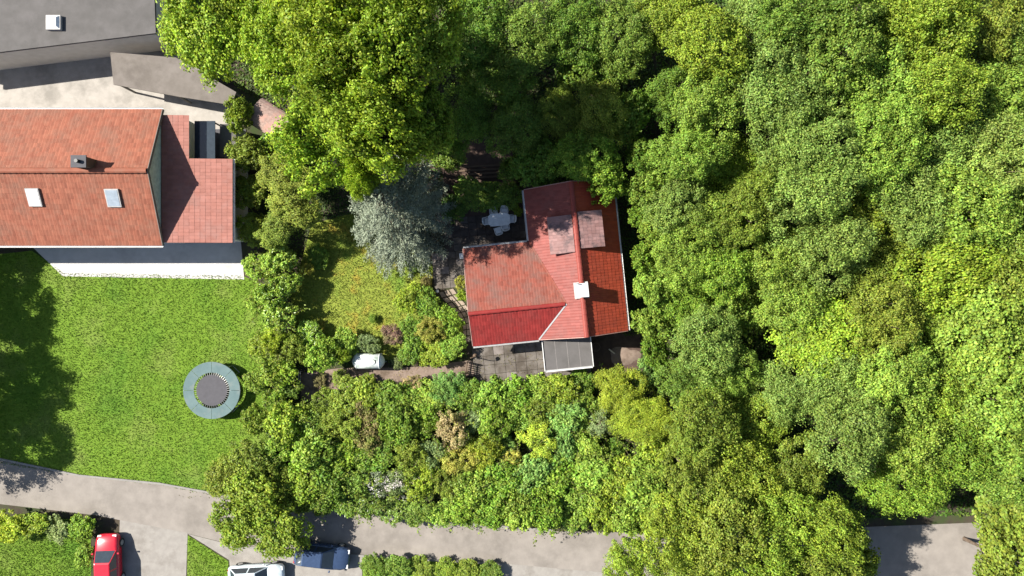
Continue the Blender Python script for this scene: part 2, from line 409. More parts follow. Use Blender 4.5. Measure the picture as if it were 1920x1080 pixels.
for c, n, a, b in (((-7.5, 1.9, 1.5), (-1, 0), 1.1, 1.1), ((-7.5, 4.6, 1.5), (-1, 0), 1.1, 1.1), ((-5.5, 6.5, 1.4), (0, 1), 1.6, 1.3), ((-2.8, 8.6, 1.5), (-1, 0), 1.4, 1.2),
                   ((2.8, 2.5, 1.5), (1, 0), 1.1, 1.1), ((2.8, 7.5, 1.5), (1, 0), 1.1, 1.1), ((-5.4, .35, 1.5), (0, -1), 1.4, 1.2), ((1.8, .3, 1.5), (0, -1), 1.0, 1.1)):
    window_on(house, c, n, a, b)
d = MB(); d.box((-3.9, 6.52, 1.03), (.95, .07, 2.05)); d = d.build('door', 'brown_wood', house)
hd = MB(); hd.box((-4.27, 6.58, 1.05), (.12, .05, .03)); hd.build('handle', 'zinc', d)
# roof deck
def slopez(p): return p
roofm = MB()
A = (0, 0, ZR); B_ = (0, VN, ZR)
th = Vector((0, 0, -.14))
def slab(m, pts):
    m.hull(pts, [tuple(Vector(p) + th) for p in pts])
slab(roofm, [(UW, 0, ZE), A, B_, (UW, VN, ZE)])
slab(roofm, [A, (UE, 0, ZE), (UE, VN, ZE), B_])
roof = roofm.build('roof', 'red_tile', house)
xr = -(ZR-ZW)/((ZR-ZE)/-UW)              # u where the wing ridge dies into the main slope
wr = MB()
slab(wr, [(WU, 0, ZE+.004), (UW, 0, ZE+.004), (xr, WV, ZW+.004), (WU, WV, ZW+.004)])
slab(wr, [(WU, WV, ZW+.004), (xr, WV, ZW+.004), (UW, WN, ZE+.004), (WU, WN, ZE+.004)])
wroof = wr.build('wing_roof', 'red_tile_clean', house)
sm = math.hypot(-UW, ZR-ZE)
# main west slope: outside the two valleys
kS = WV/sm; 
def wt(u): return (u-UW)/-UW*sm         # distance up the slope
tv = (0-UW, 0, ZR-ZE)
tx = wt(xr)
tile_field('tile_course', (UW, 0, ZE), (0, 1, 0), tv, [(0, 0), (WV, tx), (WN, 0), (VN, 0), (VN, sm-.05), (0, sm-.05)], 'red_tile', roof, seed=1)
tile_field('tile_course', (UE, 0, ZE), (0, 1, 0), (-UE, 0, ZR-ZE), [(0, 0), (VN, 0), (VN, math.hypot(UE, ZR-ZE)-.05), (0, math.hypot(UE, ZR-ZE)-.05)], 'red_tile_orange', roof, seed=2)
sS = math.hypot(WV, ZW-ZE); sN = math.hypot(WN-WV, ZW-ZE)
tile_field('tile_course', (WU, 0, ZE), (1, 0, 0), (0, WV, ZW-ZE), [(0, 0), (UW-WU, 0), (xr-WU, sS-.04), (0, sS-.04)], 'red_tile_clean', wroof, seed=3)
tile_field('tile_course', (WU, WN, ZE), (1, 0, 0), (0, WV-WN, ZW-ZE), [(0, 0), (UW-WU, 0), (xr-WU, sN-.04), (0, sN-.04)], 'red_tile_worn', wroof, seed=4)
ridge_tiles(roof, (0, 0, ZR+.06), (0, VN, ZR+.06), 'ridge_red')
ridge_tiles(wroof, (WU, WV, ZW+.05), (xr-.1, WV, ZW+.05), 'red_tile_clean', .12)
m = MB()       # valley flashings
for (a, b, wv_) in (((UW, 0, ZE+.075), (xr, WV, ZW+.075), .05), ):
    a, b = Vector(a), Vector(b); dd = (b-a).normalized(); s_ = dd.cross(Vector((0, 0, 1))).normalized()*wv_
    m.poly([a-s_, b-s_, b+s_, a+s_])
m.build('valley_flashing', 'zinc', wroof).modifiers.new('solid', 'SOLIDIFY').thickness = .01
m = MB()
a, b = Vector((UW, WN, ZE+.06)), Vector((xr, WV, ZW+.06)); dd = (b-a).normalized(); s_ = dd.cross(Vector((0, 0, 1))).normalized()*.06
m.poly([a-s_, b-s_, b+s_, a+s_]); m.build('valley_flashing', 'red_tile_worn', wroof).modifiers.new('solid', 'SOLIDIFY').thickness = .01
gutter(roof, (UE+.08, 0, ZE-.04), (UE+.08, VN, ZE-.04)); gutter(roof, (UW-.08, VN, ZE-.04), (UW-.08, WN+.1, ZE-.04))
gutter(wroof, (UW, -.08, ZE-.04), (WU, -.08, ZE-.04)); gutter(wroof, (WU, WN+.08, ZE-.04), (UW-.15, WN+.08, ZE-.04))
# verge boards
for (p, q, mt) in (((UW, -.03, ZE), (0, -.03, ZR), 0), ((0, -.03, ZR), (UE, -.03, ZE), 0), ((UW, VN+.03, ZE), (0, VN+.03, ZR), 0), ((0, VN+.03, ZR), (UE, VN+.03, ZE), 0),
                   ((WU-.03, 0, ZE), (WU-.03, WV, ZW), 0), ((WU-.03, WV, ZW), (WU-.03, WN, ZE), 0)):
    p, q = Vector(p), Vector(q); n = Vector((.02, 0, 0)) if p.x == q.x else Vector((0, .02, 0))
    t0 = Vector((0, 0, .05)); t1 = Vector((0, 0, -.2))
    m = MB(); k = 0; m.v += [tuple(x) for x in (p-n+t1, q-n+t1, q-n+t0, p-n+t0, p+n+t1, q+n+t1, q+n+t0, p+n+t0)]
    m.f += [(k, k+1, k+2, k+3), (k+7, k+6, k+5, k+4), (k+3, k+2, k+6, k+7), (k, k+4, k+5, k+1)]
    m.build('verge_board', 'copper_strip', house)
# shed dormers
def dormer(s, v0, v1, u0, u1, z0, z1, seed):
    """s=-1 west, +1 east; roof runs from u0 (near ridge, height z0) out to u1 (height z1)"""
    mz = lambda u: ZR - (ZR-ZE)/3.2*u
    m = MB()
    top = [(s*u0, v0, z0-.1), (s*u1*.97, v0+.06, z1-.1), (s*u1*.97, v1-.06, z1-.1), (s*u0, v1, z0-.1)]
    bt = [(s*u0, v0, mz(u0)-.05), (s*u1*.97, v0+.06, mz(u1)-.02), (s*u1*.97, v1-.06, mz(u1)-.02), (s*u0, v1, mz(u0)-.05)]
    if s < 0: top.reverse(); bt.reverse()
    m.hull(top, bt); dm = m.build('dormer', 'lead', house)
    m = MB(); pts = [(s*u0, v0-.06, z0), (s*u1, v0-.06, z1), (s*u1, v1+.06, z1), (s*u0, v1+.06, z0)]
    if s < 0: pts.reverse()
    m.hull(pts, [tuple(Vector(p)+Vector((0, 0, -.09))) for p in pts]); m.build('dormer_roof', 'faded_tile', dm)
    tile_field('tile_course', (s*u1, v0-.06, z1), (0, 1, 0), (s*(u0-u1), 0, z0-z1), [(0, 0), (v1-v0+.12, 0), (v1-v0+.12, math.hypot(u1-u0, z0-z1)), (0, math.hypot(u1-u0, z0-z1))], 'faded_tile', dm, tw=.22, tl=.3, seed=seed)
dormer(-1, 5.9, 8.35, .2, 1.85, 4.72, 4.32, 8)
dormer(1, 6.1, 8.5, .2, 1.9, 4.72, 4.32, 9)
# chimney
m = MB(); m.box((-.02, 3.2, 4.55), (.64, .8, 1.5)); ch = m.build('chimney', 'white_render', house)
m = MB(); m.box((-.02, 3.2, 5.335), (.8, .95, .07)); c_ = bevel(m.build('chimney_cap', 'white_metal', ch), .015)
m = MB(); 
for dx in (-.33, .33):
    for dy in (-.4, .4): m.box((-.02+dx, 3.2+dy, 5.3+.0), (.05, .05, .001))
m = MB(); m.box((-.05, 3.2, 4.66), (.98, 1.12, .12)); m.build('flashing', 'lead', ch)
m = MB(); m.tube([(-.44, 3.7, 5.37), (-.44, 3.7, 5.75)], .035, 8); m.build('flue', 'lead', ch)
# flat-roofed porch
por = empty('porch', ORG, RZ); tag(por, 'grey flat-roofed porch with white edging on the south side of the house', 'porch')
m = MB(); m.prism([(-2.95, -2.3), (.45, -2.3), (.45, .02), (-2.95, .02)], 2.28, 2.4); m.build('flat_roof', 'fibre_cement', por)
for x in (-2.99, .49):
    m = MB(); m.box((x, -1.14, 2.38), (.05, 2.4, .2)); m.build('fascia', 'white_metal', por)
gutter(por, (-2.94, -2.37, 2.4), (.44, -2.37, 2.4), 'white_metal', .04)
m = MB(); m.box((-1.25, -2.29, 2.36), (3.37, .03, .17)); m.build('fascia', 'lead', por)
for i in range(3):
    m = MB(); m.box((-2.1+i*.85, -1.14, 2.404), (.03, 2.28, .006)); m.build('roof_seam', 'grey_felt', por)
for (x, y) in ((-2.85, -2.2), (.35, -2.2)):
    m = MB(); m.box((x, y, 1.145), (.12, .12, 2.27)); m.build('post', 'white_metal', por)
m = MB(); m.prism([(-.9, -2.1), (.25, -2.1), (.25, .28), (-.9, .28)], .012, 2.27); m.build('wall', 'render_wall', por)

# ------------------------------------------------------------------ terraces of single slabs
def hl(u, v):                             # house frame -> world xy
    p = Matrix.Rotation(RZ, 3, 'Z') @ Vector((u, v, 0)) + ORG; return p.x, p.y
def terrace(name, cells, mat, su, sv, base, seed, z=.02, skip=.0):
    rng = random.Random(seed); root = tag(empty(name, ORG, RZ), kind='structure')
    me = []
    for k in range(3):
        m = MB(); a, b = su/2-.006, sv/2-.006
        m.hull([(-a+.01, -b+.01, .03), (a-.01, -b+.01, .03), (a-.01, b-.01, .03), (-a+.01, b-.01, .03)], [(-a, -b, -.012), (a, -b, -.012), (a, b, -.012), (-a, b, -.012)])
        q = m.mesh('paving_slab'); q.materials.append(MATS[mat if k < 2 else base]); me.append(q)
    for (u0, u1, v0, v1) in cells:
        nu, nv = round((u1-u0)/su), round((v1-v0)/sv)
        for i in range(nu):
            for j in range(nv):
                if rng.random() < skip: continue
                o = bpy.data.objects.new('paving_slab', me[rng.choice((0, 0, 1, 1, 2))]); col.objects.link(o); o.parent = root
                o.location = (u0+(i+.5)*su, v0+(j+.5)*sv, z+rng.uniform(-.005, .006)); o.rotation_euler = (rng.uniform(-.008, .008), rng.uniform(-.008, .008), rng.uniform(-.012, .012)+rng.choice((0, math.pi)))
    return root
terrace('south_terrace', [(-8.2, .55, -3.1, .3)], 'slab', .795, .68, 'pale_slab', 5)
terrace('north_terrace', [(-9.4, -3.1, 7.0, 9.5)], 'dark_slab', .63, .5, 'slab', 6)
terrace('west_terrace', [(-10.5, -8.1, 4.3, 7.0)], 'slab', .6, .54, 'pale_slab', 7, .021)
m = MB(); m.box((-3.9, -3.19, .06), (8.4, .12, .12)); o = m.build('terrace_edging', 'pale_slab'); o.location = ORG; o.rotation_euler.z = RZ; tag(o, kind='structure')
# fan of flagstones winding down beside the wing
fan = tag(empty('flagstone_path'), kind='structure')
rng = random.Random(12)
inner = [(850, 540), (858, 551), (866, 561), (874, 571), (880, 581), (884, 592), (887, 604), (888, 616), (888, 628), (889, 640)]
outer = [(822, 548), (828, 559), (838, 569), (848, 579), (857, 588), (863, 597), (867, 608), (868, 619), (869, 631), (871, 643)]
for i in range(len(inner)-1):
    a0, a1, b0, b1 = [P(*q) for q in (inner[i], inner[i+1], outer[i], outer[i+1])]
    for j in range(3):
        f0, f1 = j/3 + .012, (j+1)/3 - .012
        off = rng.uniform(-.04, .04)
        q = [a0.lerp(b0, f0), a0.lerp(b0, f1), a1.lerp(b1, f1), a1.lerp(b1, f0)]
        c = sum(q, Vector())/4; q = [c + (p-c)*.84 for p in q]
        zt = .06 + rng.uniform(-.01, .015)
        m = MB(); 
        if (q[1]-q[0]).cross(q[2]-q[1]).z < 0: q.reverse()
        m.hull([(p.x, p.y, zt) for p in q], [(p.x, p.y, .0) for p in q]); m.build('flagstone', 'flagstone', fan)
for i, (px, py) in enumerate([(850, 318), (850, 324), (850, 330)]):
    pass
steps = tag(empty('garden_steps'), kind='structure')
for i in range(4):
    p = P(895, 312 + i*7); m = MB(); m.box((p.x, p.y, .05+.0*i), (3.8, .12, .1), .06); m.build('sleeper', 'brown_wood', steps)

# ------------------------------------------------------------------ neighbouring buildings, left
nb = empty('orange_roofed_house', (-31, 5.9, 0)); tag(nb, 'long house with orange tiled gable roof on the left', 'house')
X0, X1 = -42.0, -24.2
yn, ys = (540-205)/27.08, (540-460)/27.08
yr = (540-320)/28.26; ze, zr = 4.0, 6.0
ox, oy = 31, -5.9
def L3(x, y, z): return (x+ox, y+oy, z)
m = MB(); m.prism([(X0+.3+ox, ys+.4+oy), (X1-.25+ox, ys+.4+oy), (X1-.25+ox, yn-.4+oy), (X0+.3+ox, yn-.4+oy)], 0, 3.9); m.build('wall', 'render_wall', nb)
m = MB()
m.hull([L3(X1-.45, yr-.01, zr-.25), L3(X1-.15, yr-.01, zr-.25), L3(X1-.15, yr+.01, zr-.25), L3(X1-.45, yr+.01, zr-.25)],
       [L3(X1-.45, ys+.2, 3.902), L3(X1-.15, ys+.2, 3.902), L3(X1-.15, yn-.2, 3.902), L3(X1-.45, yn-.2, 3.902)])
m.build('gable', 'slate_cladding', nb)
m = MB(); slab(m, [L3(X0, ys, ze), L3(X1, ys, ze), L3(X1, yr, zr), L3(X0, yr, zr)]); slab(m, [L3(X0, yr, zr), L3(X1, yr, zr), L3(X1, yn, ze), L3(X0, yn, ze)])
nr = m.build('roof', 'orange_tile', nb)
sS_ = math.hypot(yr-ys, zr-ze); sN_ = math.hypot(yn-yr, zr-ze)
tile_field('tile_course', L3(X0, ys, ze), (1, 0, 0), (0, yr-ys, zr-ze), [(0, 0), (X1-X0, 0), (X1-X0, sS_-.04), (0, sS_-.04)], 'orange_tile', nr, tw=.23, tl=.36, seed=21)
tile_field('tile_course', L3(X0, yn, ze), (1, 0, 0), (0, yr-yn, zr-ze), [(0, 0), (X1-X0, 0), (X1-X0, sN_-.04), (0, sN_-.04)], 'orange_tile', nr, tw=.23, tl=.36, seed=22)
ridge_tiles(nr, L3(X0, yr, zr+.06), L3(X1, yr, zr+.06), 'orange_tile', .16)
gutter(nr, L3(X0, ys-.08, ze-.05), L3(X1, ys-.08, ze-.05)); gutter(nr, L3(X1, yn+.08, ze-.05), L3(X0, yn+.08, ze-.05))
for (ya, yb) in ((ys, yr), (yn, yr)):
    p, q = Vector(L3(X1+.02, ya, ze)), Vector(L3(X1+.02, yb, zr)); n = Vector((.02, 0, 0))
    m = MB(); m.hull([p-n+Vector((0, 0, .06)), p+n+Vector((0, 0, .06)), q+n+Vector((0, 0, .06)), q-n+Vector((0, 0, .06))], [p-n+Vector((0, 0, -.2)), p+n+Vector((0, 0, -.2)), q+n+Vector((0, 0, -.2)), q-n+Vector((0, 0, -.2))])
    m.build('verge_board', 'grey_wood', nb)
def on_roof(px, py, dz=0.0):
    for z in np.linspace(ze, zr, 60):
        p = P(px, py, z); zz = zr - (zr-ze)*(yr-p.y)/(yr-ys) if p.y < yr else zr - (zr-ze)*(p.y-yr)/(yn-yr)
        if zz <= z: break
    return Vector(L3(p.x, p.y, zz + dz))
pit = math.atan2(zr-ze, yr-ys)
for (px, py, a, b, g) in ((65, 370, .75, 1.1, 'lamp_glass'), (213, 371, .8, 1.1, 'pale_glass')):
    m = MB(); m.box((0, 0, .04), (a+.14, b+.14, .12)); f_ = m.build('roof_window', 'lead', nb); f_.location = on_roof(px, py, .06); f_.rotation_euler.x = pit
    m = MB(); m.box((0, 0, .105), (a, b, .02)); m.build('pane', g, f_)
pc = on_roof(166, 308)
m = MB(); m.box((pc.x, pc.y, 6.0), (.85, .65, 1.7)); ch = m.build('chimney', 'brown_wood', nb)
m = MB(); m.box((pc.x, pc.y, 6.89), (1.0, .8, .08)); m.build('chimney_cap', 'mat_dark', ch)
m = MB(); m.tube([(pc.x, pc.y, 6.93), (pc.x, pc.y, 7.2)], .12, 10); m.build('flue', 'black_plastic', ch)
window_on(nb, L3(-30, ys+.4, 1.6), (0, -1), 1.6, 1.3); window_on(nb, L3(-34, ys+.4, 1.6), (0, -1), 1.6, 1.3); window_on(nb, L3(-27, ys+.4, 1.6), (0, -1), 1.2, 1.3)
# annex with low pink-tiled roof and a recess
ax0, ax1 = -24.3, -19.5; ay0, ay1, ay2 = 3.15, 9.0, 12.0
an = empty('tiled_annex', (-22, 7, 0)); tag(an, 'low annex with pinkish tiled roof against the gable of the orange-roofed house', 'annex')
m = MB(); m.prism([(ax0+22+.02, ay0-7+.3), (ax1+22-.3, ay0-7+.3), (ax1+22-.3, ay1-7-.1), (ax0+22+1.5, ay1-7-.1), (ax0+22+1.5, ay2-7-.2), (ax0+22+.02, ay2-7-.2)], 0, 3.45); m.build('wall', 'render_wall', an)
m = MB(); zz = lambda x: 3.95 - (x-ax0)*.06
RP = [(ax0, ay0), (ax1, ay0), (ax1, ay1), (ax0+1.75, ay1), (ax0+1.75, ay2), (ax0, ay2)]
m.hull([(x+22, y-7, zz(x)) for x, y in RP], [(x+22, y-7, zz(x)-.14) for x, y in RP]); ar = m.build('roof', 'pink_tile', an)
tile_field('tile_course', (ax1+22, ay0-7, zz(ax1)), (0, 1, 0), (ax0-ax1, 0, zz(ax0)-zz(ax1)), [(0, 0), (ay1-ay0, 0), (ay1-ay0, ax1-ax0-1.75), (ay2-ay0, ax1-ax0-1.75), (ay2-ay0, ax1-ax0), (0, ax1-ax0)], 'pink_tile', ar, tw=.23, tl=.36, seed=23)
gutter(ar, (ax1+22+.08, ay0-7, 3.6), (ax1+22+.08, ay1-7, 3.6))
# dark recess with a grey boiler box
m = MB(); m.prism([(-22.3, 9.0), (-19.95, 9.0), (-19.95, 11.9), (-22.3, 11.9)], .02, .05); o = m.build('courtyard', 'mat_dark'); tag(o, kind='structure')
hb = empty('container_shed', (-20.4, 10.6, 0)); tag(hb, 'small grey flat-topped store in the dark corner beside the annex', 'store')
m = MB(); m.box((0, 0, 1.1), (1.0, 2.2, 2.1)); m.build('body', 'slate_cladding', hb); m = MB(); m.box((0, 0, 2.19), (1.15, 2.35, .08)); m.build('lid', 'fibre_cement', hb)
cn = empty('added_dark_canopy', (-21.7, 10.4, 0)); tag(cn, 'black canopy added to darken the recess between annex and grey store', 'canopy')  # added black sheet covering the pale annex wall so the recess reads dark
MB().box((0, 0, 3.0), (1.45, 2.8, .06)).build('pane', 'glass', cn)
for y in (-1.38, 1.38):
    MB().box((.5, y, 1.48), (.08, .08, 2.96)).build('post', 'black_plastic', cn)
# grey roofed building top left
gb = empty('grey_roofed_building', (-34, 22, 0)); tag(gb, 'large grey flat-roofed building in the top left corner', 'building')
zt = 3.6; q = [P(a, b, zt) for a, b in ((-160, 118), (20, 95), (292, 62), (285, -120), (-160, -120))]
pts = [(p.x+34, p.y-22) for p in q]
cxy = (sum(p[0] for p in pts)/5, sum(p[1] for p in pts)/5)
ins = [(cxy[0]+(x-cxy[0])*.96, cxy[1]+(y-cxy[1])*.94) for x, y in pts]
m = MB(); m.prism(ins, 0, zt-.2); m.build('wall', 'render_wall', gb)
m = MB(); m.prism(pts, zt-.198, zt); m.build('roof', 'fibre_cement', gb)
p = P(100, 42, 3.8); m = MB(); m.box((p.x+34, p.y-22, zt+.12), (1.0, 1.0, .24)); rl = m.build('roof_light', 'lead', gb)
m = MB(); m.hull([(p.x+34+a*.3, p.y-22+b*.3, zt+.4) for a, b in ((-1, -1), (1, -1), (1, 1), (-1, 1))], [(p.x+34+a*.45, p.y-22+b*.45, zt+.242) for a, b in ((-1, -1), (1, -1), (1, 1), (-1, 1))]); m.build('pane', 'lamp_glass', rl)
# brown-grey shed roof
cg = empty('carport', (-25, 16, 0)); tag(cg, 'grey-brown sloping carport roof between the white yard and the bright maples', 'carport')
zt = 2.5; q = [P(a, b, zt) for a, b in ((207, 98), (330, 108), (442, 172), (432, 196), (330, 180), (212, 158))][::-1]
pts = [(p.x+25, p.y-16) for p in q]
m = MB(); m.hull([(x, y, zt+.04*y) for x, y in pts], [(x, y, zt-.12+.04*y) for x, y in pts]); m.build('roof', 'brown_felt', cg)
for (x, y) in pts: 
    m = MB(); m.box((x*.93, y*.93, (zt+.04*y*.93-.13)/2), (.12, .12, zt+.04*y*.93-.13)); m.build('post', 'grey_wood', cg)
# curved-roof garden shed at the plot corner
sh = empty('garden_shed', P(512, 228, 1.2).xy.to_3d(), -.55); tag(sh, 'little wooden garden shed with rounded pinkish felt roof under the maple', 'shed')
m = MB(); m.box((0, 0, .9), (2.2, 1.7, 1.8)); m.build('wall', 'brown_wood', sh)
for i in range(8):
    m = MB(); m.box((1.115, -.74+i*.212, .9), (.03, .19, 1.8)); m.build('plank', 'grey_wood', sh)
m = MB(); n = 10
for x in (-1.35, 1.3):
    for i in range(n+1):
        t = math.pi*(.12+.76*i/n); m.v.append((x, math.cos(t)*1.12, 1.45+math.sin(t)*.75))
for i in range(n): m.f.append((i, i+1, n+2+i, n+1+i))
o = m.build('roof', 'pink_felt', sh); md = o.modifiers.new('solid', 'SOLIDIFY'); md.thickness = .05
m = MB(); m.tube([(1.33, math.cos(math.pi*(.12+.76*i/n))*1.13, 1.45+math.sin(math.pi*(.12+.76*i/n))*.76) for i in range(n+1)], .04, 6); m.build('roof_edge', 'white_metal', sh)

# ------------------------------------------------------------------ trees and shrubs: prototypes
RNG = np.random.default_rng(7)
def crown_proto(name, R, Ht, base, nl, nclump, nleaf, rc, ll, lw, seed, mat='leaf', lobe=.52, upright=0.0, flat=.62, out=.7, fold=.18):
    """irregular broadleaf crown: lobes -> clumps -> leaves.  R radius, Ht top, base lowest leaf height"""
    r = np.random.default_rng(seed); cz = base + (Ht-base)*.42; hz = (Ht-base)
    ang = np.arange(nl)*2.4 + r.uniform(0, 6); rad = R*(.18 + .46*np.sqrt((np.arange(nl)+.3)/nl))*r.uniform(.8, 1.15, nl)
    Lc = np.stack([np.cos(ang)*rad, np.sin(ang)*rad, cz + hz*(.22 - .32*(rad/R)**2) + r.uniform(-.1, .1, nl)*hz], 1)
    Lr = R*lobe*r.uniform(.7, 1.15, nl)
    Lr = np.minimum(Lr, (Ht - Lc[:, 2])/.8)
    Cc = []; Cd = []
    tot = 0
    while tot < nclump:
        i = r.integers(0, nl); d = r.normal(size=3); d[2] = abs(d[2])*.9 - .25; d /= np.linalg.norm(d)
        p = Lc[i] + d*np.array([1, 1, .8])*Lr[i]*r.uniform(.6, 1.16)
        dd = np.linalg.norm((p - Lc)/np.array([1, 1, .8]), axis=1)/Lr
        dd[i] = 9
        if dd.min() < .62 or p[2] < base: continue
        Cc.append(p); Cd.append(d); tot += 1
    Cc = np.array(Cc); Cd = np.array(Cd)
    idx = r.integers(0, nclump, nclump*nleaf); n = len(idx)
    cr = rc*r.uniform(.6, 1.35, nclump)
    o = r.normal(size=(n, 3)); o = unit(o)*(r.uniform(0, 1, (n, 1))**.45)
    o[:, 2] = o[:, 2]*flat + upright*r.uniform(0, 1, n)
    C = Cc[idx] + o*cr[idx][:, None]
    nr_ = unit(o)*out + np.array([0, 0, .8]) + Cd[idx]*.3 + r.normal(size=(n, 3))*.6
    C[:, 2] = np.maximum(C[:, 2], .04)
    me = quads_mesh(name, leaf_quads(C, nr_, ll, lw, r, fold), mat)
    # trunk and limbs
    m = MB(); tb = max(.035, R*.052); top_ = Vector((r.uniform(-.1, .1)*R, r.uniform(-.1, .1)*R, cz))
    m.tube([(0, 0, -.05), (0, 0, .15), top_*.5, top_, (top_.x, top_.y, cz+hz*.25)], [tb*1.5, tb*1.15, tb*.85, tb*.6, tb*.2], 8)
    for i in range(nl):
        s0 = Vector((top_.x*.6, top_.y*.6, cz*r.uniform(.45, .8))); e = Vector(Lc[i]) + Vector((0, 0, Lr[i]*.3)); mid = s0.lerp(e, .5) + Vector((0, 0, -.05*R))
        m.tube([s0, mid, e], [tb*.5, tb*.35, tb*.12], 5, False)
    tr = m.mesh(name + '_trunk', True); tr.materials.append(MATS['bark'])
    return me, tr, R, Ht
def spruce_proto(name, R, Ht, seed, levels=24, nb_=17, mat='needle'):
    r = np.random.default_rng(seed); Q = []; m = MB()
    m.tube([(0, 0, -.05), (0, 0, Ht*.5), (0, 0, Ht*.97)], [R*.055, R*.035, .02], 8)
    Cs, Ax, Nn, Ls = [], [], [], []
    for lv in range(levels):
        f = lv/(levels-1); z = .5 + (Ht-.75)*f; Lb = R*(1-f**1.75)**.8 + .22
        for b in range(max(5, int(nb_*(1-.55*f)))):
            a = r.uniform(0, 2*np.pi); lb = Lb*r.uniform(.78, 1.1); d = np.array([math.cos(a), math.sin(a), 0]); p_ = np.array([-d[1], d[0], 0])
            droop = -.22*(1-f)
            if lv % 2 == 0: m.tube([(0, 0, z), tuple(d*lb*.5 + [0, 0, z+droop*lb*.35]), tuple(d*lb*.92 + [0, 0, z+droop*lb*.5])], [.035, .025, .008], 4, False)
            npt = max(3, int(lb/.22))
            for k in range(npt):
                t = (k+.6)/npt
                if t < .25: continue
                base_ = d*lb*t + np.array([0, 0, z + droop*lb*t*(1.0-.5*t) + r.uniform(-.08, .08)])
                for sgn in (-1, 1, 0):
                    tl_ = (.55*(1.1-t*.55))*r.uniform(.7, 1.2)*min(1, lb/1.5+.35)
                    td = d*(.75 if sgn else 1) + p_*sgn*.75 + np.array([0, 0, r.uniform(-.1, .3)]); td /= np.linalg.norm(td)
                    for q in range(7):
                        s_ = (q+.5)/7; c = base_ + td*tl_*s_
                        ax = td + r.normal(size=3)*.75; ax /= np.linalg.norm(ax)
                        Cs.append(c + ax*.06); Ax.append(ax)
    C = np.array(Cs); A_ = np.array(Ax); n = len(C)
    V = leaf_quads(C, np.array([0, 0, 1.]) + r.normal(size=(n, 3))*.5, .2, .045, r, .1, A_)
    me = quads_mesh(name, V, mat); tr = m.mesh(name+'_trunk', True); tr.materials.append(MATS['bark'])
    return me, tr, R, Ht
PR = {}
def reg(kind, *protos): PR[kind] = list(protos)
# args: R, Ht, base, lobes, clumps, leaves/clump, clump r, leaf l, leaf w, seed
reg('maple', *[crown_proto('maple_crown', 4.6, 12.5, 4.0, 11, 310, 80, .72, .225, .17, 100+i, lobe=.42, flat=.5) for i in range(3)])
reg('tree', *[crown_proto('tree_crown', 3.6, 10.0, 2.2, 9, 300, 78, .6, .18, .115, 110+i, lobe=.48) for i in range(4)])
reg('fine', *[crown_proto('fine_crown', 3.4, 9.5, 2.0, 7, 330, 70, .55, .145, .09, 120+i, lobe=.5) for i in range(3)])
reg('small', *[crown_proto('small_crown', 1.9, 4.6, .5, 8, 170, 44, .36, .18, .12, 130+i, lobe=.43) for i in range(3)])
reg('shrub', *[crown_proto('shrub_foliage', 1.4, 2.3, .12, 8, 120, 44, .27, .165, .11, 140+i, lobe=.42) for i in range(5)])
reg('fineshrub', *[crown_proto('fine_foliage', 1.4, 2.2, .1, 8, 130, 56, .24, .12, .065, 150+i, lobe=.43) for i in range(4)])
reg('laurel', *[crown_proto('laurel_foliage', 1.4, 2.7, .1, 6, 150, 30, .27, .2, .1, 160+i, 'glossy_leaf', lobe=.5, out=.5) for i in range(2)])
reg('plume', *[crown_proto('plume_foliage', 1.6, 4.6, .2, 8, 120, 74, .3, .17, .045, 170+i, 'needle', lobe=.45, upright=1.5, flat=1.0, out=.9) for i in range(3)])
reg('spray', *[crown_proto('spray_foliage', 1.4, 2.4, .1, 7, 44, 70, .34, .26, .045, 180+i, 'needle', lobe=.5, upright=.5, flat=.5, out=1.2) for i in range(2)])
reg('spruce', spruce_proto('spruce_crown', 4.1, 9.6, 190))
reg('smallspruce', spruce_proto('small_spruce_crown', 1.2, 3.2, 191, 10, 9))

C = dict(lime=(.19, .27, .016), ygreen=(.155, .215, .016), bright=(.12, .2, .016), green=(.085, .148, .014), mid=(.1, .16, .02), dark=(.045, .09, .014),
         olive=(.135, .175, .018), gold=(.23, .225, .036), tan=(.3, .245, .12), brown=(.14, .12, .045), purple=(.14, .085, .065), blue=(.105, .195, .04),
         silver=(.165, .185, .132), sage=(.14, .185, .07), pale=(.145, .21, .038), fresh=(.15, .228, .026), yellow=(.2, .25, .016))
CW = dict(lime='lime-green', ygreen='yellow-green', bright='bright green', green='deep green', mid='mid-green', dark='dark green', olive='olive-green', gold='golden-yellow',
          tan='tan-coloured', brown='brownish', purple='purplish-brown', blue='blue-green', silver='silver-grey', sage='sage-green', pale='pale green', fresh='fresh green', yellow='yellowish')
KN = dict(maple=('maple_tree', 'tree', 'crown', 'trunk'), tree=('broadleaf_tree', 'tree', 'crown', 'trunk'), fine=('broadleaf_tree', 'tree', 'crown', 'trunk'),
          small=('young_tree', 'tree', 'crown', 'trunk'), shrub=('leafy_shrub', 'shrub', 'foliage', 'stem'), fineshrub=('leafy_shrub', 'shrub', 'foliage', 'stem'),
          laurel=('laurel_bush', 'bush', 'foliage', 'stem'), plume=('upright_conifer', 'conifer', 'foliage', 'stem'), spray=('golden_conifer', 'conifer', 'foliage', 'stem'),
          spruce=('blue_spruce', 'tree', 'crown', 'trunk'), smallspruce=('small_spruce', 'conifer', 'crown', 'trunk'))
LEAF_K = 1.42
prnd = random.Random(77); pcount = {}
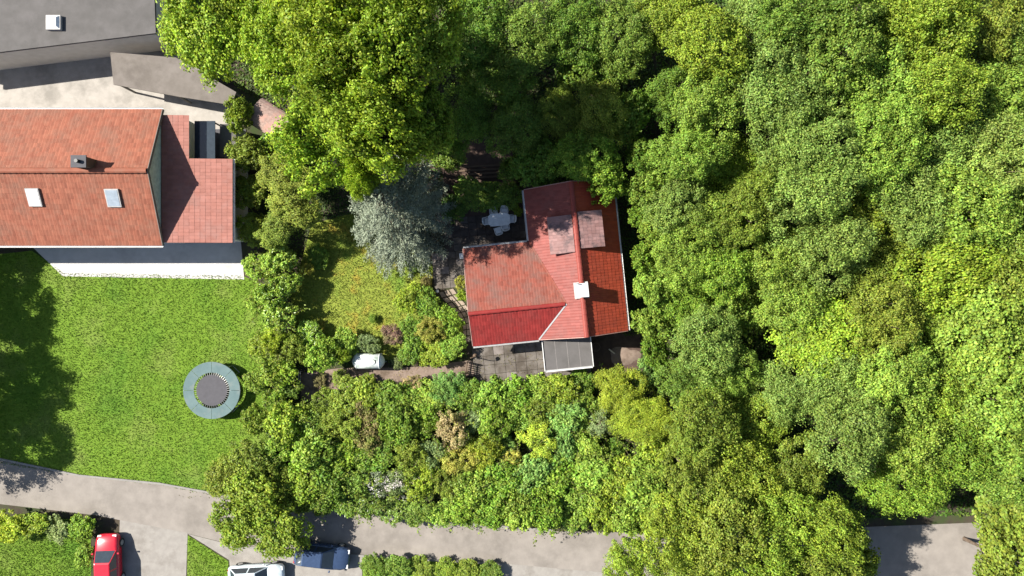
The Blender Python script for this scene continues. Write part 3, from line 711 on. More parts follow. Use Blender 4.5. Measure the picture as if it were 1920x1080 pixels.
def plant(kind, px, py, rpx, h, color, label, group=None, ground=False, rot=None):
    lst = PR[kind]; i = pcount.get(kind, prnd.randrange(9)); pcount[kind] = i+1
    me, tr, R, Ht = lst[i % len(lst)]
    z = 0 if ground else h*.62
    p = P(px, py, z); rr = rpx/F*(H-z)
    nm, cat, c1, c2 = KN[kind]
    root = empty(nm, (p.x, p.y, 0), prnd.uniform(0, 6.28) if rot is None else rot)
    s = rr/R*(1.16 if R < 2 else 1.06); ar_ = prnd.uniform(.86, 1.16); root.scale = (s*ar_, s/ar_, h/Ht)
    tag(root, label, cat, group)
    c = C[color]; k = LEAF_K*(1.18 if PR[kind][0][2] < 1.5 else 1.0)*prnd.uniform(.9, 1.12)
    o = bpy.data.objects.new(c1, me); col.objects.link(o); o.parent = root
    o.color = (c[0]*k*prnd.uniform(.93, 1.07), c[1]*k, c[2]*k, 1)
    t = bpy.data.objects.new(c2, tr); col.objects.link(t); t.parent = root
    return root
def blossom(root, n, R, Ht, color, seed, size=.14, name='blossom'):
    r = np.random.default_rng(seed); k = r.integers(3, 6)
    th = r.uniform(0, 2*np.pi, n); rad = R*np.sqrt(r.uniform(0, 1, n))
    cl = r.normal(size=(14, 2))*R*.45; idx = r.integers(0, 14, n)
    x = cl[idx, 0] + r.normal(size=n)*R*.12; y = cl[idx, 1] + r.normal(size=n)*R*.12
    z = Ht*(.98 - .38*np.clip((x*x+y*y)/R**2, 0, 1.4)) + r.uniform(-.12, .1, n)
    V = leaf_quads(np.stack([x, y, z], 1), np.array([0, 0, 1.]) + r.normal(size=(n, 3))*.5, size, size*.8, r)
    o = link(name, quads_mesh(name, V, 'petal'), 'petal', root); o.color = (*color, 1); return o
ORD = ['first', 'second', 'third', 'fourth', 'fifth', 'sixth', 'seventh', 'eighth', 'ninth', 'tenth', 'eleventh', 'twelfth', 'thirteenth', 'fourteenth', 'fifteenth', 'sixteenth', 'seventeenth', 'eighteenth', 'nineteenth', 'twentieth']
NOUN = dict(maple='maple', tree='leafy tree', fine='fine-leaved tree', small='young tree', shrub='shrub', fineshrub='fine-leaved shrub', laurel='glossy bush', plume='upright conifer', spray='feathery conifer', spruce='spruce', smallspruce='small spruce')
def row(where, group, items):
    """a row of plants listed from left to right"""
    for i, (kind, px, py, rpx, h, c) in enumerate(sorted(items, key=lambda t: t[1])):
        if 'wood' in where: h *= prnd.uniform(.72, 1.12); rpx *= prnd.uniform(.9, 1.08)
        if kind in ('shrub', 'fineshrub'): h *= prnd.uniform(.8, 1.25)
        plant(kind, px, py, rpx, h, c, f'{CW[c]} {NOUN[kind]}, {ORD[i]} from left in {where}', group)

exec_rows = True
# maples along the top
g = 'bright maples above the garden'
for a in ((632, 262, 92, 16, 'lime', 'bright lime maple overhanging the little felt-roofed shed'),
          (716, 250, 88, 18.5, 'lime', 'bright lime maple spreading over the silvery spruce'),
          (692, 345, 34, 15, 'lime', 'slim lime maple leaning out over the middle of the spruce'),
          (668, 175, 85, 18.5, 'ygreen', 'yellow-green maple behind the two lime maples'),
          (545, 105, 82, 13, 'lime', 'lime maple between carport and garden, upper left'),
          (410, 62, 90, 12, 'lime', 'lime maple beside the large grey roof'),
          (640, 50, 95, 18, 'ygreen', 'tall yellow-green maple at the top edge, left of centre'),
          (775, 95, 92, 20, 'ygreen', 'tallest yellow-green maple casting shade on the house side'),
          (800, 250, 58, 15, 'bright', 'small green maple just right of the lime maple over the spruce'),
          (500, 20, 75, 12, 'ygreen', 'yellow-green maple at the top edge right of the grey roof')):
    plant('maple', *a, group=g)
plant('spruce', 731, 384, 104, 12, 'silver', 'big silvery blue spruce between lawn and dark terrace')
# shaded trees north of the house
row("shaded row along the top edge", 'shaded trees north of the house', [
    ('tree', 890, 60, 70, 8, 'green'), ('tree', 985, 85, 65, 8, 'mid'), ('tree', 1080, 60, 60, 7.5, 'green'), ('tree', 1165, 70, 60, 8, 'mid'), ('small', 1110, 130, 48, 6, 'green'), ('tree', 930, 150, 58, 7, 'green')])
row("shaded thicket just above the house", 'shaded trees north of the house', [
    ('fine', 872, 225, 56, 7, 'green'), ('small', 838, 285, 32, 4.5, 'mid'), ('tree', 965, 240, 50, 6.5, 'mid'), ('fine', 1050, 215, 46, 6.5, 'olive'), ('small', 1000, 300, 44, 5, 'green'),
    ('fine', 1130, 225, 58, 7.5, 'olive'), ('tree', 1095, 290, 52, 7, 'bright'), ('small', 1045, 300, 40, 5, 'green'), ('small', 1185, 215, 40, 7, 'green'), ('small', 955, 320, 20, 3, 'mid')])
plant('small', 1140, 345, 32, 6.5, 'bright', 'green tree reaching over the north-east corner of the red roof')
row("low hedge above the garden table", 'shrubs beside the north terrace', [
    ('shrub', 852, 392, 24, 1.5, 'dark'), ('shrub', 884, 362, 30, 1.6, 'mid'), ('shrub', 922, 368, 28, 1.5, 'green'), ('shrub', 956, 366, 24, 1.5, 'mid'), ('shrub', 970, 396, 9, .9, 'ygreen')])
# conifers and hedge on the west boundary
for a in (('laurel', 508, 272, 24, 3, 'green', 'dark glossy laurel directly below the little felt-roofed shed'),
          ('plume', 522, 322, 36, 5, 'olive', 'olive golden-tipped conifer, uppermost on the west boundary'),
          ('plume', 572, 345, 34, 5.2, 'olive', 'olive conifer tucked under the lime maple left of the spruce'),
          ('plume', 552, 388, 40, 5.6, 'olive', 'largest golden-tipped conifer left of the spruce'),
          ('plume', 518, 432, 32, 5, 'olive', 'olive conifer lowest on the boundary above the laurel hedge'),
          ('plume', 580, 408, 20, 4.6, 'olive', 'olive conifer nearest the lawn left of the spruce'),
          ('laurel', 518, 490, 27, 3.1, 'fresh', 'uppermost glossy laurel of the hedge left of the lawn'),
          ('laurel', 540, 530, 20, 2.9, 'fresh', 'glossy laurel of the hedge bulging towards the lawn'),
          ('laurel', 516, 545, 27, 3.0, 'bright', 'middle glossy laurel of the hedge left of the lawn'),
          ('laurel', 520, 592, 27, 2.7, 'fresh', 'lowest glossy laurel of the hedge left of the lawn'),
          ('shrub', 594, 484, 20, .9, 'green', 'low deep green shrub in the shade at the lawn edge'),
          ('fineshrub', 578, 505, 11, 1.6, 'gold', 'small golden shrub between laurel hedge and lawn'),
          ('laurel', 580, 626, 25, 1.5, 'bright', 'big-leaved bright green clump at the lawn’s lower left corner'),
          ('fineshrub', 513, 640, 24, 2.3, 'yellow', 'yellowish fine-leaved shrub on the west edge below the laurels'),
          ('fineshrub', 545, 655, 28, 2.2, 'olive', 'olive shrub left of the big-leaved green clump'),
          ('shrub', 520, 695, 30, 2.3, 'ygreen', 'yellow-green shrub on the west edge above the brown path end'),
          ('shrub', 540, 725, 22, 1.8, 'mid', 'mid-green shrub touching the brown path end'),
          ('shrub', 514, 752, 24, 2, 'bright', 'bright green shrub on the west edge left of the path end')):
    plant(*a, group='shrubs and conifers on the west boundary')
# shrubs between lawn, tank and house
for a in (('shrub', 644, 642, 26, 1.8, 'fresh', 'fresh green shrub on the lower lawn edge, above the gas tank’s left end'),
          ('shrub', 606, 668, 28, 3.2, 'fresh', 'fresh green shrub left of the white gas tank'),
          ('shrub', 644, 668, 14, 2.6, 'ygreen', 'small yellow-green shrub leaning on the left end of the gas tank'),
          ('fineshrub', 692, 646, 20, 1.6, 'sage', 'grey-green shrub behind the white gas tank'),
          ('fineshrub', 736, 626, 20, 1.6, 'purple', 'purplish-brown shrub above the right end of the gas tank'),
          ('shrub', 768, 560, 25, 2, 'yellow', 'yellowish shrub at the right side of the lawn'),
          ('shrub', 800, 566, 26, 1.8, 'green', 'deep green shrub beside the fan of flagstones'),
          ('fineshrub', 808, 618, 25, 2.1, 'gold', 'golden variegated shrub left of the wing’s gable'),
          ('shrub', 838, 600, 26, 1.9, 'bright', 'bright green shrub between golden shrub and flagstones'),
          ('shrub', 850, 645, 24, 1.8, 'fresh', 'fresh green shrub at the lower left corner of the wing'),
          ('shrub', 772, 620, 24, 1.5, 'green', 'deep green shrub between the purplish and the golden shrubs'),
          ('shrub', 812, 664, 26, 1.6, 'ygreen', 'yellow-green shrub above the middle of the brown path'),
          ('shrub', 770, 660, 24, 1.5, 'green', 'deep green shrub right of the gas tank'),
          ('fineshrub', 745, 682, 10, .8, 'sage', 'small grey-green plant at the path right of the gas tank'),
          ('fineshrub', 640, 708, 16, .8, 'olive', 'low olive plant creeping over the brown path, left part'),
          ('fineshrub', 690, 712, 14, .7, 'ygreen', 'low yellow-green plant on the path edge below the gas tank'),
          ('fineshrub', 600, 712, 12, .6, 'brown', 'low brownish plant on the wide left end of the path'),
          ('shrub', 700, 598, 8, .6, 'green', 'tiny green plant in the lower lawn'),
          ('shrub', 775, 497, 14, .6, 'mid', 'low green plant under the right skirt of the spruce'),
          ('fineshrub', 797, 530, 10, .7, 'brown', 'small brownish plant by the west terrace edge'),
          ('fineshrub', 866, 530, 13, 2, 'gold', 'golden variegated climber against the wing’s gable wall'),
          ('shrub', 868, 555, 11, 1.8, 'ygreen', 'yellow-green climber low on the wing’s gable wall')):
    plant(*a, group='shrubs between lawn and house')
G2 = 'shrubbery south of the house'
row("first shrub row below the terrace", G2, [
    ('fineshrub', 612, 752, 26, 1.8, 'olive'), ('shrub', 652, 748, 32, 2.2, 'olive'), ('shrub', 692, 744, 32, 2.4, 'ygreen'), ('shrub', 738, 744, 34, 2.3, 'green'), ('fineshrub', 772, 718, 16, 1.4, 'tan'),
    ('shrub', 800, 748, 32, 2.0, 'fresh'), ('fineshrub', 842, 728, 32, 2.4, 'blue'), ('shrub', 884, 742, 30, 2, 'green'), ('shrub', 925, 740, 30, 2, 'fresh'), ('shrub', 968, 738, 30, 2, 'bright'),
    ('shrub', 1008, 732, 28, 2.0, 'fresh'), ('shrub', 1048, 728, 30, 2.1, 'ygreen'), ('shrub', 1088, 722, 28, 2.0, 'green'), ('fine', 1160, 728, 46, 4.4, 'yellow'), ('shrub', 1212, 700, 22, 2.5, 'blue')])
row("second shrub row below the terrace", G2, [
    ('shrub', 536, 790, 36, 2.4, 'ygreen'), ('shrub', 590, 796, 34, 2.2, 'mid'), ('fineshrub', 640, 796, 34, 2.3, 'olive'), ('fineshrub', 690, 800, 38, 2.6, 'brown'), ('shrub', 745, 795, 34, 2.4, 'green'),
    ('shrub', 792, 790, 28, 1.9, 'bright'), ('fineshrub', 846, 804, 30, 2.4, 'tan'), ('fineshrub', 890, 790, 26, 1.6, 'sage'), ('shrub', 932, 786, 34, 2.6, 'bright'), ('shrub', 972, 782, 28, 2.2, 'fresh'), ('fineshrub', 1015, 768, 28, 1.8, 'olive'),
    ('shrub', 1062, 780, 34, 2.5, 'blue'), ('shrub', 1096, 768, 28, 2.3, 'fresh'), ('fine', 1204, 784, 48, 4.8, 'yellow'), ('shrub', 1230, 840, 30, 2.8, 'ygreen')])
row("third shrub row below the terrace", G2, [
    ('shrub', 532, 848, 38, 2.6, 'bright'), ('shrub', 590, 850, 38, 2.8, 'fresh'), ('shrub', 645, 848, 34, 2.4, 'ygreen'), ('shrub', 702, 850, 36, 2.4, 'green'), ('fineshrub', 770, 858, 32, 2.3, 'olive'),
    ('shrub', 810, 850, 24, 1.9, 'sage'), ('fineshrub', 860, 864, 30, 2.2, 'gold'), ('fineshrub', 905, 846, 32, 2.4, 'yellow'), ('fineshrub', 945, 836, 20, 1.6, 'blue'), ('spray', 1004, 826, 32, 2.6, 'yellow'), ('spray', 962, 862, 17, 1.8, 'gold'),
    ('shrub', 1050, 830, 32, 2.4, 'blue'), ('shrub', 1094, 832, 34, 2.6, 'fresh'), ('smallspruce', 1126, 795, 22, 3.2, 'sage'), ('shrub', 1152, 842, 20, 1.4, 'green'), ('shrub', 1216, 880, 30, 3.0, 'fresh')])
row("fourth shrub row below the terrace", G2, [
    ('shrub', 522, 902, 32, 2.4, 'olive'), ('shrub', 572, 906, 34, 2.5, 'ygreen'), ('shrub', 624, 902, 34, 2.2, 'green'), ('shrub', 668, 908, 28, 2.0, 'mid'), ('fineshrub', 790, 900, 32, 2.2, 'yellow'),
    ('fineshrub', 838, 900, 28, 2.0, 'olive'), ('shrub', 885, 912, 34, 2.6, 'fresh'), ('shrub', 940, 902, 36, 2.8, 'bright'), ('shrub', 996, 890, 36, 2.7, 'blue'), ('shrub', 1052, 892, 38, 2.8, 'bright'), ('shrub', 1108, 892, 36, 2.8, 'fresh'),
    ('shrub', 1160, 900, 36, 2.8, 'ygreen'), ('shrub', 1212, 925, 34, 3.0, 'fresh')])
row("hedge along the road", 'hedge along the road', [
    ('shrub', 520, 935, 24, 1.8, 'olive'), ('shrub', 560, 938, 24, 1.6, 'olive'), ('shrub', 605, 942, 24, 1.6, 'green'), ('laurel', 650, 944, 24, 1.5, 'green'), ('laurel', 695, 950, 24, 1.5, 'green'), ('laurel', 740, 956, 24, 1.5, 'mid'),
    ('shrub', 785, 958, 24, 1.6, 'mid'), ('shrub', 830, 962, 26, 1.8, 'fresh'), ('shrub', 875, 962, 28, 2.2, 'bright'), ('shrub', 922, 960, 30, 2.4, 'bright'), ('shrub', 972, 958, 32, 2.5, 'fresh'), ('shrub', 1024, 956, 34, 2.6, 'bright'),
    ('shrub', 1076, 958, 34, 2.6, 'fresh'), ('shrub', 1130, 962, 34, 2.7, 'ygreen'), ('shrub', 1182, 972, 32, 2.7, 'fresh'), ('shrub', 1232, 978, 32, 2.8, 'ygreen')])
r_ = plant('fineshrub', 776, 892, 16, 2.0, 'pale', 'pale green shrub dotted with pinkish blossom right of the white-blossomed one'); blossom(r_, 150, 1.4, 2.2, (.6, .5, .46), 3, .11)
r_ = plant('fineshrub', 708, 906, 26, 2.0, 'silver', 'silvery shrub flecked with white blossom above the road hedge'); blossom(r_, 130, 1.4, 2.2, (.62, .6, .58), 1, .12)
r_ = plant('fineshrub', 744, 904, 24, 2.1, 'sage', 'shrub with big white blossoms just right of the silvery shrub'); blossom(r_, 300, 1.5, 2.2, (.68, .62, .62), 2, .125)
# small accent clumps of flowering wood in the shrubbery
# east side of the house
row("tree column right of the house", 'trees along the east wall', [
    ('small', 1210, 292, 32, 6.5, 'green'), ('small', 1216, 350, 32, 7, 'fresh'), ('small', 1200, 400, 22, 5.0, 'bright'), ('small', 1234, 425, 30, 7, 'fresh'), ('small', 1216, 488, 30, 6.0, 'bright'),
    ('small', 1228, 545, 32, 6.5, 'fresh'), ('small', 1219, 605, 30, 6.0, 'fresh'), ('small', 1228, 660, 28, 5.5, 'bright')])
# strip between the plots and along the road
row("strip between lawn and garden", 'trees between the two plots', [
    ('small', 446, 215, 26, 4.0, 'ygreen'), ('small', 462, 290, 32, 4, 'olive'), ('small', 466, 362, 30, 3.6, 'olive'), ('small', 474, 430, 28, 3.2, 'olive'), ('shrub', 482, 500, 24, 1.8, 'fresh'), ('shrub', 484, 570, 20, 1.5, 'fresh'),
    ('shrub', 484, 645, 20, 1.5, 'ygreen'), ('shrub', 480, 715, 20, 1.4, 'fresh'), ('shrub', 478, 790, 24, 1.8, 'olive'), ('small', 468, 862, 36, 3.2, 'olive'), ('small', 418, 892, 32, 3.2, 'olive'), ('small', 470, 930, 46, 4.0, 'ygreen'), ('small', 530, 1000, 46, 4.2, 'ygreen'), ('small', 452, 985, 42, 4.2, 'ygreen')])
row("bushes at the bottom left", 'bushes bottom left', [
    ('shrub', 12, 985, 28, 1.6, 'yellow'), ('shrub', 60, 985, 26, 1.5, 'ygreen'), ('shrub', 105, 992, 24, 1.4, 'sage'), ('shrub', 150, 990, 24, 1.6, 'bright'), ('shrub', 158, 1040, 18, 1.6, 'fresh')])
row("low hedge at bottom centre", 'hedge bottom centre', [
    ('shrub', 700, 1060, 22, 1.2, 'green'), ('shrub', 745, 1062, 22, 1.2, 'mid'), ('shrub', 790, 1066, 22, 1.2, 'olive'), ('shrub', 836, 1068, 22, 1.2, 'ygreen'), ('shrub', 882, 1072, 22, 1.2, 'olive'), ('shrub', 922, 1074, 20, 1.2, 'mid')])
# the wood on the right, row by row
GW = 'wood right of the house'
row("wood's top row", GW, [('tree', 1262, 40, 64, 11, 'ygreen'), ('tree', 1330, 95, 72, 12, 'ygreen'), ('fine', 1420, 50, 80, 12, 'pale'), ('tree', 1500, 40, 66, 11, 'mid'), ('tree', 1570, 70, 76, 12, 'mid'), ('fine', 1655, 40, 76, 13, 'ygreen'),
    ('tree', 1740, 60, 84, 13, 'ygreen'), ('tree', 1835, 40, 78, 12, 'olive'), ('tree', 1905, 80, 74, 12, 'mid')])
row("wood's second row", GW, [('tree', 1262, 185, 52, 7, 'green'), ('tree', 1325, 205, 70, 11, 'fresh'), ('fine', 1455, 165, 82, 13, 'pale'), ('tree', 1550, 185, 72, 12, 'pale'), ('tree', 1640, 165, 74, 12, 'fresh'), ('fine', 1745, 165, 82, 13, 'ygreen'),
    ('tree', 1840, 195, 86, 13, 'fresh'), ('tree', 1915, 215, 66, 12, 'mid')])
row("wood's third row", GW, [('tree', 1290, 300, 58, 9, 'fresh'), ('tree', 1378, 320, 62, 10, 'ygreen'), ('fine', 1468, 270, 72, 12, 'pale'), ('tree', 1545, 300, 72, 11.5, 'pale'), ('fine', 1645, 280, 80, 12.5, 'fresh'), ('tree', 1755, 285, 86, 13, 'pale'),
    ('fine', 1865, 310, 82, 13, 'pale')])
row("wood's fourth row", GW, [('tree', 1268, 385, 52, 8, 'pale'), ('tree', 1330, 420, 60, 9, 'fresh'), ('tree', 1400, 400, 56, 10, 'olive'), ('fine', 1505, 385, 74, 12, 'pale'), ('tree', 1600, 385, 74, 12, 'ygreen'), ('fine', 1695, 390, 78, 12, 'pale'),
    ('tree', 1800, 400, 76, 12, 'fresh'), ('tree', 1900, 420, 72, 12, 'fresh')])
row("wood's fifth row", GW, [('tree', 1275, 475, 54, 8, 'fresh'), ('tree', 1345, 505, 60, 9.5, 'bright'), ('fine', 1440, 480, 72, 11, 'fresh'), ('fine', 1560, 470, 72, 12, 'pale'), ('fine', 1655, 500, 64, 10, 'olive'), ('maple', 1755, 500, 96, 12.5, 'lime'),
    ('tree', 1875, 520, 78, 12, 'olive')])
row("wood's sixth row", GW, [('tree', 1275, 570, 56, 8, 'bright'), ('tree', 1318, 640, 58, 8.5, 'pale'), ('small', 1400, 575, 42, 7, 'fresh'), ('tree', 1475, 570, 60, 9.5, 'fresh'), ('maple', 1540, 640, 84, 9, 'lime'), ('fine', 1640, 595, 72, 11, 'olive'),
    ('tree', 1725, 610, 74, 11, 'ygreen'), ('maple', 1840, 630, 96, 13, 'fresh')])
row("wood's seventh row", GW, [('tree', 1290, 715, 56, 8, 'mid'), ('tree', 1375, 690, 50, 8.5, 'fresh'), ('fine', 1470, 730, 70, 11, 'pale'), ('fine', 1570, 725, 78, 12, 'pale'), ('tree', 1670, 705, 72, 11.5, 'fresh'), ('tree', 1755, 720, 72, 11.5, 'ygreen'),
    ('maple', 1860, 745, 92, 13, 'fresh')])
row("wood's eighth row", GW, [('tree', 1312, 800, 66, 9.5, 'olive'), ('tree', 1400, 790, 62, 9.5, 'ygreen'), ('fine', 1590, 810, 74, 11.5, 'pale'), ('tree', 1680, 810, 72, 11.5, 'fresh'), ('tree', 1775, 840, 76, 12, 'bright'),
    ('maple', 1885, 860, 84, 12, 'fresh')])
row("wood's ninth row", GW, [('tree', 1300, 890, 66, 9.5, 'olive'), ('tree', 1395, 880, 70, 10.5, 'ygreen'), ('tree', 1485, 880, 66, 10.5, 'olive'), ('tree', 1690, 900, 60, 10, 'bright'), ('small', 1895, 965, 54, 7, 'olive')])
row("wood's bottom row", GW, [('tree', 1190, 1055, 52, 8.0, 'ygreen'), ('tree', 1270, 985, 66, 9.5, 'ygreen'), ('tree', 1360, 985, 74, 10.5, 'olive'), ('tree', 1460, 975, 70, 10.5, 'ygreen'), ('tree', 1550, 985, 64, 10.5, 'ygreen'),
    ('tree', 1310, 1065, 72, 10, 'olive'), ('tree', 1415, 1070, 72, 10.5, 'ygreen'), ('tree', 1520, 1075, 70, 10.5, 'olive'), ('small', 1605, 1050, 40, 7, 'ygreen'), ('small', 1880, 1050, 54, 7, 'olive')])
# trees beyond the left edge whose shade lies on the neighbour's lawn
for i, (px, py, r, h) in enumerate([(-95, 470, 66, 6.5), (-118, 590, 78, 8), (-100, 700, 74, 8.0), (-75, 800, 72, 7.5)]):
    plant('tree', px, py, r, h, 'green', f'tree outside the left edge shading the lawn, {ORD[i]} from top', 'trees outside the left edge', ground=True)

# ivy and low herbs covering the bare soil
def cover(name, poly, n, label, seed, color, size=.12, z=(.03, .3), holes=()):
    rng = np.random.default_rng(seed); a = np.array(poly)
    x = rng.uniform(a[:, 0].min(), a[:, 0].max(), n); y = rng.uniform(a[:, 1].min(), a[:, 1].max(), n); k = in_poly(x, y, poly)
    for h_ in holes: k &= ~in_poly(x, y, h_)
    x, y = x[k], y[k]; n = len(x)
    lum = np.sin(x*1.7+1.3*np.sin(y*1.1))*np.cos(y*1.9+x*.4)*.5+.5
    V = leaf_quads(np.stack([x, y, z[0] + (z[1]-z[0])*rng.uniform(0, 1, n)*lum], 1), np.array([0, 0, 1.]) + rng.normal(size=(n, 3))*.35, size, size*.7, rng)
    o = link(name, quads_mesh(name, V, 'leaf'), 'leaf'); o.color = (*color, 1); tag(o, label, 'ground cover', kind='stuff'); return o
HS = [hl(-8.6, -3.3), hl(3.2, -3.3), hl(3.2, 10.7), hl(-9.6, 10.7), hl(-10.8, 7.2), hl(-10.8, 4), hl(-8.6, 3)]
pathp = XY([(560, 690), (885, 670), (890, 708), (780, 714), (620, 748), (565, 755)])
cover('ivy_ground_cover', XY([(495, 200), (1225, 200), (1262, 1000), (1040, 990), (640, 955), (500, 938)]), 90000, 'green ivy and herbs covering the soil between the garden shrubs', 31, (.05, .105, .014), .13, (.03, .35),
      [HS, GL, pathp, XY([(820, 230), (960, 250), (960, 345), (990, 480), (820, 440), (830, 330)]), XY([(815, 535), (895, 535), (895, 660), (860, 650), (850, 600)]), XY([(1105, 630), (1200, 630), (1200, 690), (1105, 700)])])
cover('woodland_undergrowth', XY([(1225, -30), (1960, -30), (1960, 960), (1262, 985)]), 90000, 'low green undergrowth on the woodland floor at the right', 32, (.06, .12, .015), .2, (.03, .5))
cover('herb_layer', XY([(330, -30), (1225, -30), (1225, 200), (500, 200), (440, 160)]), 26000, 'low herbs beneath the trees along the top', 33, (.06, .1, .015), .18, (.03, .3))

def thicket(name, poly, n, label, seed, color, holes=()):
    r = np.random.default_rng(seed); a = np.array(poly); m = MB(); Cs, Ns, Ax = [], [], []
    x = r.uniform(a[:, 0].min(), a[:, 0].max(), n); y = r.uniform(a[:, 1].min(), a[:, 1].max(), n); k = in_poly(x, y, poly)
    for h_ in holes: k &= ~in_poly(x, y, h_)
    for x0, y0 in zip(x[k], y[k]):
        th = r.uniform(0, 2*np.pi); ln = r.uniform(.7, 1.6); top_ = r.uniform(1.0, 2.5); d = np.array([math.cos(th), math.sin(th)])
        pts = [(x0 + d[0]*ln*t, y0 + d[1]*ln*t, top_*(1-(1.0-1.45*t)**2) + .02) for t in (0, .25, .5, .75, 1)]
        m.tube(pts, [.014, .012, .01, .008, .004], 3, False)
        for q in range(26):
            t = r.uniform(.15, 1)*4; i = min(3, int(t)); f = t-i
            p = np.array(pts[i])*(1-f) + np.array(pts[i+1])*f
            Cs.append(p + r.normal(size=3)*.09); Ns.append(np.array([0, 0, .9]) + r.normal(size=3)*.6)
    V = leaf_quads(np.array(Cs), np.array(Ns), .15, .1, r)
    o = link(name, quads_mesh(name, V, 'leaf'), 'leaf'); o.color = (*color, 1); tag(o, label, 'bramble', kind='stuff')
    c_ = m.build('cane', 'bark', o); tag(c_, kind='stuff'); return o
thicket('bramble_thicket', XY([(505, 745), (600, 750), (900, 722), (1110, 705), (1225, 690), (1240, 985), (1040, 975), (640, 945), (505, 925)]), 850, 'tangle of green brambles arching between the shrubs below the terrace', 41, (.17, .24, .024))
thicket('wild_hedge_growth', XY([(498, 470), (560, 480), (560, 700), (545, 745), (500, 745)]), 130, 'tangled shoots growing through the west hedge', 42, (.18, .23, .025))
def litter(name, poly, n, label, seed, z, color, holes=()):
    r = np.random.default_rng(seed); a = np.array(poly); x = r.uniform(a[:, 0].min(), a[:, 0].max(), n); y = r.uniform(a[:, 1].min(), a[:, 1].max(), n); k = in_poly(x, y, poly)
    k &= (np.sin(x*2.1+np.sin(y*1.7))*np.sin(y*2.6+x*.7) > r.uniform(-.6, .9, n)); x, y = x[k], y[k]
    V = leaf_quads(np.stack([x, y, np.full(len(x), z)], 1), np.array([0, 0, 1.]) + r.normal(size=(len(x), 3))*.2, .09, .06, r)
    o = link(name, quads_mesh(name, V, 'leaf'), 'leaf'); o.color = (*color, 1); tag(o, label, 'leaf litter', kind='stuff')
litter('path_leaf_litter', pathp, 900, 'dry leaves scattered on the brown garden path', 51, .03, (.3, .22, .12))
litter('terrace_leaf_litter', [hl(-8.2, -3.1), hl(-3, -3.1), hl(-3, .2), hl(-8.2, .2)], 500, 'leaves and moss scattered on the south terrace', 52, .066, (.16, .13, .07))
litter('road_leaf_litter', XY(top[3:9] + [(p[0], p[1]+18) for p in top[3:9]][::-1]), 900, 'fallen leaves along the upper kerb of the road', 53, .03, (.16, .14, .06))
# ------------------------------------------------------------------ garden furniture
tz = P(936, 412, .72)
tb = empty('garden_table', (tz.x, tz.y, .05), .06); tag(tb, 'white plastic garden table on the shaded terrace', 'table')
m = MB(); L_, W_ = .82, .47
ring = [(-L_, -W_+.18), (-L_+.22, -W_), (L_-.22, -W_), (L_, -W_+.18), (L_, W_-.18), (L_-.22, W_), (-L_+.22, W_), (-L_, W_-.18)]
m.prism(ring, .68, .72); bevel(m.build('table_top', 'white_plastic', tb), .012)
m = MB(); m.prism([(x*.86, y*.8) for x, y in ring], .6, .679); m.build('apron', 'white_plastic', tb)
for sx in (-1, 1):
    for sy in (-1, 1):
        m = MB(); m.tube([(sx*.62, sy*.32, .62), (sx*.7, sy*.38, .0)], [.035, .028], 8); m.build('leg', 'white_plastic', tb)
def chair_meshes():
    out = []
    m = MB(); m.hull([(-.22, -.21, .43), (.22, -.21, .43), (.24, .23, .45), (-.24, .23, .45)], [(-.22, -.21, .40), (.22, -.21, .40), (.24, .23, .42), (-.24, .23, .42)]); out.append(('seat', m.mesh('seat')))
    m = MB()
    for k in range(5):
        x = -.18 + k*.09
        m.hull([(x-.032, -.36, .86), (x+.032, -.36, .86), (x+.032, -.335, .86), (x-.032, -.335, .86)], [(x-.032, -.24, .44), (x+.032, -.24, .44), (x+.032, -.215, .44), (x-.032, -.215, .44)])
    m.tube([(-.25, -.3, .8), (-.2, -.36, .87), (0, -.385, .9), (.2, -.36, .87), (.25, -.3, .8)], .03, 6); out.append(('backrest', m.mesh('backrest')))
    for s in (-1, 1):
        m = MB(); m.tube([(s*.25, -.3, .64), (s*.28, -.05, .66), (s*.27, .2, .64), (s*.25, .22, .42)], .026, 6); out.append(('armrest', m.mesh('armrest')))
        for y0, y1 in ((-.2, -.27), (.2, .24)):
            m = MB(); m.tube([(s*.21, y0, .42), (s*.25, y1, 0)], [.026, .02], 6); out.append(('leg', m.mesh('leg')))
    for _, q in out: q.materials.append(MATS['white_plastic'])
    return out
CM = chair_meshes()
def chair(lx, ly, rz, label):
    M = Matrix.Rotation(.06, 3, 'Z') @ Vector((lx, ly, 0))
    r = empty('garden_chair', (tz.x+M.x, tz.y+M.y, .05), .06+rz); tag(r, label, 'chair', 'white garden chairs round the table')
    for nm, me in CM:
        o = bpy.data.objects.new(nm, me); col.objects.link(o); o.parent = r
chair(-.86, -.02, -math.pi/2+.1, 'white plastic garden chair at the left end of the table')
chair(.88, .02, math.pi/2-.1, 'white plastic garden chair at the right end of the table')
chair(-.12, -.76, .22, 'white plastic garden chair pulled out furthest below the table')
chair(.42, -.48, .2, 'white plastic garden chair tucked in at the lower right of the table')
chair(-.38, .56, math.pi+.1, 'white plastic garden chair at the upper left side of the table')
chair(.4, .6, math.pi-.15, 'white plastic garden chair at the upper right side of the table')

